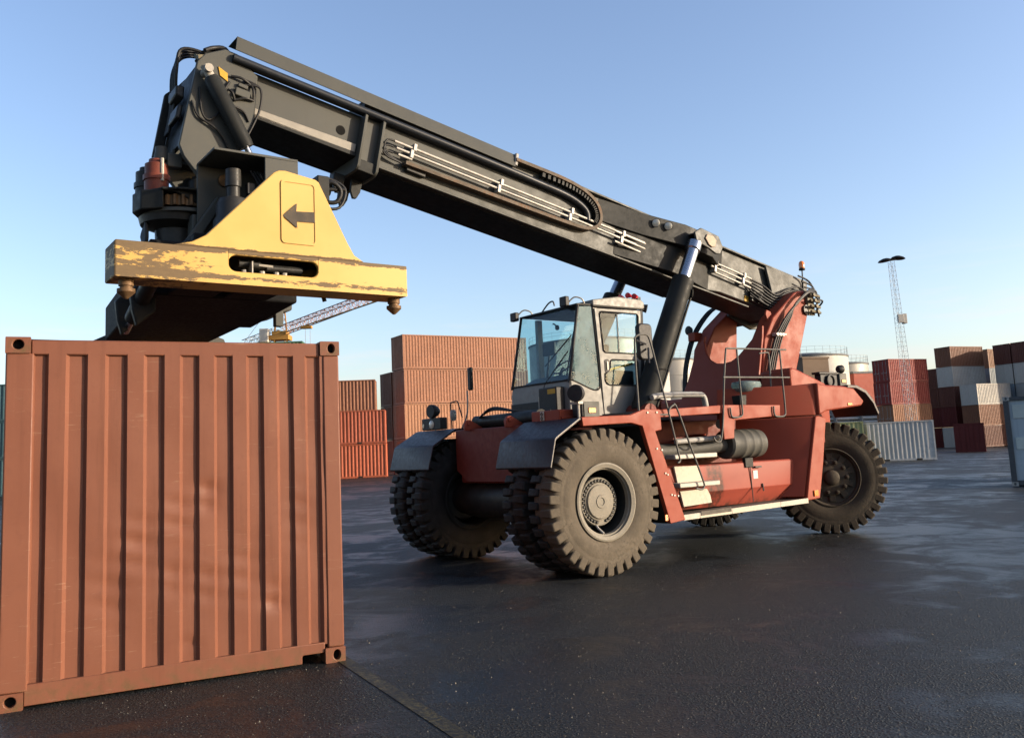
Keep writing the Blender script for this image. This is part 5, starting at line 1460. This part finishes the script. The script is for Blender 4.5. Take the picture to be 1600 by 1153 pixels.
# ------------------------------------------------------------------ stacked containers
CH, CWD = 2.591, 2.438
_cm = {}
def far_meshes(L):
    if L in _cm: return _cm[L]
    fr = MB()
    p = 0.10
    for x in (0, L - p):
        for y in (0, CWD - p):
            fr.box(x, x + p, y, y + p, 0, CH)
    for z0, z1 in ((0.012, 0.15), (CH - 0.09, CH - 0.004)):
        for y in (0.002, CWD - 0.062):
            fr.box(p + 0.002, L - p - 0.002, y, y + 0.06, z0, z1)
        for x in (0.003, L - 0.063):
            fr.box(x, x + 0.06, p + 0.002, CWD - p - 0.002, z0, z1)
    for x in (0, L - 0.178):
        for y in (-0.006, CWD - 0.156):
            for z in (-0.0, CH - 0.112):
                fr.box(x - 0.006, x + 0.184, y, y + 0.162, z, z + 0.112)
    pr = []
    x = p
    while x + 0.278 <= L - p + 0.01:
        pr += [(x, 0.02), (x + 0.07, 0.02), (x + 0.138, 0.056), (x + 0.208, 0.056)]
        x += 0.278
    pr.append((L - p, 0.02))
    vs, fs = corrugated(pr, 0.14, CH - 0.08, 1)
    sd = MB().add(vs, fs)
    sb = MB().add([(u, CWD - d, z) for u, d, z in vs], fs)
    pe = []
    y = p
    while y + 0.25 <= CWD - p + 0.01:
        pe += [(y, 0.02), (y + 0.1, 0.02), (y + 0.13, 0.06), (y + 0.22, 0.06)]
        y += 0.25
    pe.append((CWD - p, 0.02))
    ve, fe = corrugated(pe, 0.14, CH - 0.08, 1)
    en = MB().add([(d, u, z) for u, d, z in ve], fe)
    er = MB().add([(L - d, u, z) for u, d, z in ve], fe)
    rf = MB().box(0.05, L - 0.05, 0.05, CWD - 0.05, CH - 0.05, CH - 0.02)
    dr = MB().box(0.02, 0.06, p + 0.01, CWD / 2 - 0.006, 0.13, CH - 0.1)
    hid = MB()
    out = {}
    for nm, mb in (('frame', fr), ('side_panel', sd), ('rear_panel', sb), ('end_panel', en), ('far_end_panel', er), ('roof_panel', rf), ('door', dr)):
        me = bpy.data.meshes.new('container_' + nm)
        me.from_pydata(mb.v, [], mb.f)
        bm = bmesh.new(); bm.from_mesh(me); bmesh.ops.recalc_face_normals(bm, faces=bm.faces); bm.to_mesh(me); bm.free()
        me.materials.append(None)
        out[nm] = me
    lb = MB()
    lb.tube([(0.0, 0, 0.16), (0.0, 0, CH - 0.12)], 0.02, 6)
    for z in (0.35, 1.15, 2.1):
        lb.box(-0.02, 0.02, -0.05, 0.05, z - 0.03, z + 0.03)
    lb.box(-0.035, -0.005, -0.02, 0.32, 1.0, 1.05)
    me = bpy.data.meshes.new('container_locking_bar'); me.from_pydata(lb.v, [], lb.f); me.materials.append(None)
    out['locking_bar'] = me
    fpm = MB()
    for xc in (L / 2 - 1.03, L / 2 + 1.03):
        fpm.box(xc - 0.18, xc + 0.18, -0.004, 0.03, 0.02, 0.135)
    me = bpy.data.meshes.new('container_fork_pocket'); me.from_pydata(fpm.v, [], fpm.f); me.materials.append(M['rubber'])  # near-black blocks, shade of the pocket openings put into their colour
    out['fork_pocket'] = me
    _cm[L] = out
    return out

def obj_mat(o, m):
    for s in o.material_slots:
        s.link = 'OBJECT'
        s.material = m

def far_container(loc, rz, L, c, label, group, doors=False, pockets=False, smooth_end=False, bars='galv', hs=1.0):
    ms = far_meshes(L)
    m = box_mat(c)
    root = bpy.data.objects.new('shipping_container', ms['frame'])
    col.objects.link(root)
    root.location = loc; root.rotation_euler = (0, 0, rz); root.scale = (1, 1, hs)
    obj_mat(root, m)
    tag(root, label, 'container', group)
    names = ['side_panel', 'rear_panel', 'far_end_panel', 'roof_panel']
    if not doors and not smooth_end: names.append('end_panel')
    for nme in names:
        o = bpy.data.objects.new({'rear_panel': 'side_panel', 'far_end_panel': 'end_panel'}.get(nme, nme), ms[nme])
        col.objects.link(o); o.parent = root; obj_mat(o, m)
    if doors or smooth_end:
        for k in range(2):
            o = bpy.data.objects.new('door', ms['door']); col.objects.link(o); o.parent = root; obj_mat(o, m)
            o.location = (0, k * (CWD / 2 - 0.10), 0)
            if doors:
                for y in (0.38, 0.85):
                    bb = bpy.data.objects.new('locking_bar', ms['locking_bar']); col.objects.link(bb); bb.parent = o
                    bb.location = (-0.005, y, 0); obj_mat(bb, m if bars is None else M[bars])
    if pockets:
        o = bpy.data.objects.new('fork_pocket', ms['fork_pocket']); col.objects.link(o); o.parent = root
    return root

BROWN = (0.1400, 0.0570, 0.0300); BROWN2 = (0.1800, 0.0750, 0.0360); BROWN3 = (0.1410, 0.0590, 0.0350); SANDY = (0.245, 0.118, 0.066); SANDY2 = (0.215, 0.097, 0.056); ORANGE = (0.340, 0.085, 0.041); SALMON = (0.289, 0.074, 0.039)
RED = (0.162, 0.018, 0.013); DKRED = (0.076, 0.010, 0.009); WHITE = (0.337, 0.316, 0.281); GREY = (0.226, 0.230, 0.221); LBLUE = (0.168, 0.198, 0.221); DKBROWN = (0.084, 0.027, 0.018); GREEN = (0.054, 0.120, 0.066); TAN = (0.178, 0.086, 0.046)
ORD = ['lowest', 'second', 'third', 'fourth', 'fifth', 'topmost']
def stack(x, y, rz, L, cols, where, group, corner='left', hs=1.0, doors=False, pockets=False, smooth=(), hidden=0, names=None):
    u = Vector((cos(rz), sin(rz), 0))
    p = Vector((x, y, 0)) - (u * L if corner == 'right' else Vector((0, 0, 0)))
    g = gz(x, y)
    n = len(cols)
    for i, (c, nm) in enumerate(cols):
        pos = 'topmost' if i == n - 1 else ('lowest' if i == 0 else ORD[i] + ' up')
        jx = random.uniform(-0.05, 0.05)
        if n == 1: lab = nm + ' container ' + where
        else: lab = nm + ' box, ' + pos + ' ' + where
        far_container((p.x + u.x * jx, p.y + u.y * jx, g + i * CH * hs * 1.009), rz, L, c, lab, group, doors=doors, pockets=pockets, smooth_end=(i in smooth), bars=None if c == DKRED else 'galv', hs=hs)

PH = R(27)
stack(-10.14, 68.89, R(6), 6.058, [(ORANGE, 'bright orange'), (SALMON, 'dusty orange')], 'of the orange pair beside the near container', 'orange containers behind the near container', 'right', pockets=True)
stack(-11.3, 71.5, R(6), 6.058, [(SALMON, 'orange'), (SALMON, 'dusty orange'), (SANDY2, 'plain brown')], 'of the stack behind the orange pair', 'containers stacked behind the orange pair', 'right')
stack(-9.15, 73.4, R(31), 12.192, [(SANDY, 'light brown'), (SANDY, 'sandy brown'), (SANDY2, 'brown'), (SANDY2, 'reddish brown')], 'of the long stack left of the cab', 'long brown containers left of the cab', hs=1.118)
stack(-10.55, 75.75, R(31), 12.192, [(ORANGE, 'orange'), (BROWN, 'dull brown'), (BROWN3, 'brown')], 'of the stack tucked behind the long brown one', 'containers half hidden behind the long brown stack', hs=1.118)
stack(-15.7, 65.5, R(4), 12.192, [(GREEN, 'green'), (GREEN, 'green'), (DKBROWN, 'brown'), (GREEN, 'green')], 'of the stack behind the near container roof', 'containers behind the near container', 'right')
TEAL = (0.035, 0.075, 0.085)
stack(-30.5, 62.0, R(4), 12.192, [(TEAL, 'dark teal'), (TEAL, 'dark teal'), (TEAL, 'dark teal')], 'of the stack glimpsed past the left picture edge', 'containers at the left edge', 'right')
stack(42.75, 100.3, R(24), 6.058, [(DKRED, 'dark red'), (BROWN2, 'brown'), (RED, 'red'), (RED, 'bright red')], 'of the red stack under the light mast', 'red containers under the light mast', doors=True)
stack(56.2, 117.2, R(24), 6.058, [(DKRED, 'dark red'), (DKRED, 'dark red'), (DKBROWN, 'dark brown'), (DKBROWN, 'dark brown')], 'of the stack in the gap right of the red one', 'containers in the gap behind the red stack')  # dark colours picked to carry the shade of this gap
stack(56.8, 114.1, R(24), 6.058, [(WHITE, 'white ended'), (DKRED, 'dark red'), (DKBROWN, 'dark brown'), (WHITE, 'white'), (BROWN, 'brown')], 'of the tall stack right of the gap', 'containers in the tall far stack', smooth=(0, 3))
stack(57.4, 109.6, R(24), 6.058, [(DKBROWN, 'dark brown'), (BROWN, 'orange brown'), (WHITE, 'white')], 'of the low stack before the tall one', 'containers of the three high stack', smooth=(2,))
stack(64.6, 119.6, R(24), 6.058, [(DKBROWN, 'dark brown'), (LBLUE, 'pale blue'), (LBLUE, 'pale blue'), (LBLUE, 'blue grey'), (TAN, 'tan')], 'of the set back stack in the far wall', 'containers set back in the far wall')
stack(64.9, 110.4, R(24), 6.058, [(DKBROWN, 'dark brown'), (DKRED, 'dark red'), (GREY, 'grey'), (WHITE, 'off white'), (DKBROWN, 'dark brown')], 'of the last stack at the right edge', 'containers at the right edge', smooth=(2, 3))
stack(63.9, 112.9, R(24), 6.058, [(DKRED, 'dark red'), (DKRED, 'dark red'), (LBLUE, 'blue grey'), (WHITE, 'white'), (DKBROWN, 'brown')], 'of the stack next to the last one at the right', 'containers next to the right edge', smooth=(3,))
# stacks beyond the right edge of the photograph, whose shade falls across the far wall
stack(70.2, 99.2, R(114), 6.058, [(DKBROWN, 'brown'), (RED, 'red'), (GREY, 'grey'), (BROWN, 'brown'), (WHITE, 'white'), (RED, 'bright red')], 'of the stack out to the right', 'containers out to the right')
far_container((41.7, 79.2, gz(41.7)), R(62), 6.058, DKRED, 'dark red container with barred doors standing alone before the far stacks', None, doors=True, bars=None)
u_w = R(-6)
far_container((27.39 - 4.25 * cos(u_w), 58.2 - 4.25 * sin(u_w), gz(27.39)), u_w, 4.25, (0.30, 0.31, 0.31), 'pale grey ribbed container on the yard behind the rear wheel', None, pockets=True)
far_container((22.55 - 6.058 * cos(R(-6)), 57.6 - 6.058 * sin(R(-6)), gz(20)), R(-6), 6.058, (0.25, 0.26, 0.12), 'yellow green container mostly hidden behind the rear wheel', None)

# reefer at the right edge
def reefer():
    ang = R(-33)
    root = empty('refrigerated_container', (14.35, 26.05, gz(14.35)), ang)
    tag(root, 'blue grey refrigerated container cut off by the right edge', 'container')
    L = 6.058
    dk = plain('dark_frame_paint', (0.05, 0.055, 0.06), 0.5)
    for x in (0, CWD - 0.14):
        MB().box(x, x + 0.14, 0, 0.14, 0.0, CH).build('corner_post', dk, root, bevel=0.01)
        MB().box(x, x + 0.14, L - 0.14, L, 0.0, CH).build('corner_post', dk, root, bevel=0.01)
    MB().box(0.142, CWD - 0.142, 0.004, 0.12, CH - 0.12, CH - 0.01).build('top_rail', dk, root, bevel=0.01)
    MB().box(0.142, CWD - 0.142, 0.004, 0.12, 0.02, 0.16).build('bottom_rail', dk, root, bevel=0.01)
    for z in (0.0, CH - 0.118):
        for x in (-0.004, CWD - 0.174):
            c_ = casting_mesh(0.178, 0.178, 0.118).build('corner_casting', 'galv', root, bevel=0.006); c_.location = (x, -0.006, z)
    blue = paint('blue_grey_panel_paint', (0.27, 0.32, 0.35), 0.5, 0.08, (0.15, 0.16, 0.16), 0.4, 1.0, streak=0.25)
    b = MB().box(0.142, CWD - 0.142, 0.06, 0.10, 0.162, CH - 0.122); b.build('end_panel', blue, root)
    for (x0, x1, z0, z1) in ((0.22, 0.62, 1.95, 2.35), (0.75, 1.65, 1.6, 2.4), (0.22, 0.55, 1.05, 1.40), (0.7, 1.7, 0.3, 1.4), (1.8, 2.2, 0.4, 2.3)):
        p = MB().box(x0, x1, 0.035, 0.058, z0, z1).build('access_panel', paint('grey_hatch', (0.34, 0.38, 0.36), 0.5, 0.1), root, bevel=0.01)
    for s in (0.005, CWD - 0.045):
        MB().box(s, s + 0.04, 0.142, L - 0.142, 0.02, CH - 0.02).build('side_panel', blue, root)
    MB().box(0.05, CWD - 0.05, 0.13, L - 0.05, CH - 0.04, CH - 0.012).build('roof_panel', blue, root)
    MB().box(0.142, CWD - 0.142, L - 0.06, L - 0.02, 0.02, CH - 0.02).build('end_panel', blue, root)
reefer()

# ------------------------------------------------------------------ tanks
def tank(x, y, r, h, m, label, rings=6):
    root = empty('storage_tank', (x, y, gz(x)), 0)
    tag(root, label, 'tank', 'storage tanks beyond the yard')
    put = lambda a, b2, w: (a, b2, w)
    b = MB()
    prof = []
    for k in range(rings):
        z0, z1 = h * k / rings, h * (k + 1) / rings
        prof += [(r, z0 + 0.03), (r, z1 - 0.03), (r - 0.03, z1)]
    b.lathe([(r, 0)] + prof, put, 64, closed=False); b.build('shell', m, root, smooth=40)
    b = MB(); b.lathe([(r + 0.12, h), (r + 0.14, h + 0.22), (r + 0.05, h + 0.24), (r * 0.5, h + r * 0.11), (0.3, h + r * 0.15), (0, h + r * 0.15)], put, 64); b.build('roof', 'tank_roof', root, smooth=40)
    b = MB()
    n = 36
    for z in (0.65, 1.15):
        b.tube([(r * cos(2 * pi * k / n), r * sin(2 * pi * k / n), h + 0.2 + z) for k in range(n + 1)], 0.016, 4)
    for k in range(n):
        a = 2 * pi * k / n
        b.tube([(r * cos(a), r * sin(a), h + 0.2), (r * cos(a), r * sin(a), h + 1.35)], 0.016, 4)
    b.build('roof_railing', 'galv', root)
    b = MB()
    for k in range(-1, 2, 2):
        b.tube([((r + 0.3) * cos(-1.9 + 0.03 * k), (r + 0.3) * sin(-1.9 + 0.03 * k), 0), ((r + 0.3) * cos(-1.9 + 0.03 * k), (r + 0.3) * sin(-1.9 + 0.03 * k), h + 1)], 0.04, 5)
    b.build('ladder', 'galv', root)
tank(11.5, 132.0, 9.0, 16.6, 'tank', 'largest grey tank, seen through the cab windows')
tank(18.2, 120.0, 3.0, 12.3, 'tank_white', 'white tank beside the lift cylinder')
tank(22.4, 131.0, 5.0, 13.6, 'tank', 'sheet metal tank left of the red tower')
tank(42.5, 130.0, 6.6, 13.3, 'tank_white', 'pale tank with dark roof right of the red tower')
tank(50.9, 139.0, 4.8, 12.9, 'tank', 'grey tank behind the rear fender lamp')
b = MB(); b.box(-2.2, 2.2, -2, 2, 3.2, 11.2); 
rb = b.build('storage_building', paint('orange_red_cladding', (0.30, 0.075, 0.05), 0.6, 0.08, bmp=0, scale=0.3), bevel=0.05)
rb.location = (52.2, 134, gz(52)); rb.rotation_euler = (0, 0, 0.3)
tag(rb, 'orange red clad building with white base between tank and red stack', 'building')
MB().box(-2.25, 2.25, -2.05, 2.05, 0, 3.199).build('wall', 'tank_white', rb)
MB().box(-2.3, 2.3, -2.1, 2.1, 11.201, 11.5).build('roof', 'tank_roof', rb)
bb = MB().box(-2.1, 2.1, -1.5, 1.5, 0, 12.2).build('brown_building', 'building', bevel=0.03)
bb.location = (39.6, 118, gz(39)); bb.rotation_euler = (0, 0, 0.35)
tag(bb, 'brown block building in front of the pale tank', 'building')
MB().box(-2.2, 2.2, -1.6, 1.6, 12.202, 12.45).build('roof', 'building', bb)
# low white pipe rack under the tanks
pk = empty('pipe_rack', (43.5, 116, gz(43)), 0.3)
tag(pk, 'low white pipe rack at the foot of the tanks', 'pipe rack')
for k in range(4):
    MB().tube([(-7, 0.35 * k, 3.6 + 0.55 * k), (7, 0.35 * k, 3.6 + 0.55 * k)], 0.2, 8).build('pipe', 'tank_white', pk, smooth=50)
MB().box(-7, 7, 1.6, 1.9, 0, 5.6).build('backing_wall', 'tank_white', pk)
for x in (-6, -2, 2, 6):
    MB().box(x - 0.1, x + 0.1, -0.3, 1.5, 0, 5.5).build('post', 'galv', pk)

# ------------------------------------------------------------------ light mast and tower crane
def lattice(mb, p0, p1, w0, w1, n, r, legs=4, rd=None, ref=None):
    p0, p1 = Vector(p0), Vector(p1)
    t = (p1 - p0).normalized()
    a = (ref or Vector((1, 0.2, 0))) ; a = (a - t * a.dot(t)).normalized(); b_ = t.cross(a)
    rd = rd or r * 0.6
    def corner(i, k):
        w = w0 + (w1 - w0) * i / n
        ang = 2 * pi * (k + 0.5) / legs
        rad = w / 2 * (1.414 if legs == 4 else 1.15)
        return p0 + (p1 - p0) * i / n + (a * cos(ang) + b_ * sin(ang)) * rad
    for k in range(legs):
        mb.tube([corner(0, k), corner(n, k)], r, 4)
        for i in range(n):
            k2 = (k + 1) % legs
            if i % 2: mb.tube([corner(i, k), corner(i + 1, k2)], rd, 3, False)
            else: mb.tube([corner(i, k2), corner(i + 1, k)], rd, 3, False)
            mb.tube([corner(i, k), corner(i, k2)], rd, 3, False)
    return mb
mx0, my0 = 38.05, 85.0
mast = empty('light_mast', (mx0, my0, gz(mx0)), 0)
tag(mast, 'tall lattice light mast with two disc lamps rising before the red stack', 'light mast')
lattice(MB(), (0, 0, 0), (-0.55, 0, 18.6), 0.80, 0.42, 40, 0.019, 4, 0.010).build('lattice', 'mast', mast)
for x, z, tilt in ((-1.15, 18.75, 0.12), (0.15, 18.95, -0.1)):
    h = MB(); h.lathe([(0, 0.22), (0.25, 0.20), (0.55, 0.08), (0.68, -0.06), (0.60, -0.10), (0.1, -0.14), (0, -0.14)], lambda a, b2, w, x=x, z=z, tilt=tilt: (x + a, b2, z + w + a * tilt), 24)
    h.build('lamp_head', 'boom_black', mast, smooth=40)
MB().tube([(-1.0, 0, 18.7), (0.0, 0, 18.8)], 0.06, 6).build('lamp_arm', 'galv', mast)
MB().box(-0.55, 0.0, -0.35, -0.05, 12.55, 13.35).box(0.005, 0.32, -0.3, 0.3, 12.45, 13.4).build('equipment_box', 'tank_white', mast, bevel=0.02)
MB().box(-0.8, 0.8, -0.8, 0.8, 0, 0.3).build('base', 'concrete', mast)

crane = empty('tower_crane', (-29.1, 110.0, 0), 0)
tag(crane, 'yellow tower crane with lattice jib under the spreader', 'crane')
lattice(MB(), (0, 0, 0), (0, 0, 16.6), 1.5, 1.5, 14, 0.07, 4, 0.035).build('tower', 'crane', crane)
MB().box(-1.2, 1.2, -1.0, 1.0, 16.6, 17.2).box(-0.9, 0.9, -0.9, 0.9, 17.2, 17.7).build('slewing_platform', 'crane', crane, bevel=0.03)
MB().box(-2.3, -1.25, -1.5, -0.4, 16.3, 18.0).build('operator_cabin', 'tank_white', crane, bevel=0.05)
lattice(MB(), (0, 0, 17.7), (0.15, 0, 23.0), 1.5, 0.35, 7, 0.07, 4, 0.035).build('apex_tower', 'crane', crane)
lattice(MB(), (0.8, -0.5, 18.0), (15.6, -15.0, 19.5), 1.3, 1.2, 24, 0.06, 3, 0.032, Vector((0, 0, 1))).build('jib', 'crane_red', crane)
MB().tube([(0.5, -0.4, 17.5), (15.6, -15.0, 18.7)], 0.09, 5).build('jib_chord', 'crane', crane)
lattice(MB(), (-0.8, 0.6, 17.6), (-6.0, 5.0, 16.9), 1.1, 1.1, 7, 0.05, 4, 0.03).build('counter_jib', 'galv', crane)
MB().tube([(0.15, 0, 22.8), (11.0, -10.4, 20.0)], 0.035, 4).tube([(0.15, 0, 22.8), (-5.8, 4.8, 17.6)], 0.03, 4).tube([(-3.2, 2.6, 17.9), (-3.2, 2.6, 16.2)], 0.03, 4).build('tie_rod', 'galv', crane)
MB().box(3.6, 4.8, -4.3, -3.4, 17.4, 17.7).tube([(4.0, -3.8, 17.4), (4.0, -3.8, 13)], 0.02, 4).tube([(4.6, -3.9, 17.4), (4.6, -3.9, 13)], 0.02, 4).build('trolley', 'crane', crane)
MB().tube([(-8.0, -2, 0), (-8.0, -2, 17.0)], 0.5, 8)
ch = MB().tube([(0, 0, 0), (0, 0, 16.8)], 0.55, 12).build('chimney', 'cream', smooth=50)
ch.location = (-32.0, 112, 0); tag(ch, 'short cream chimney left of the crane cabin', 'chimney')
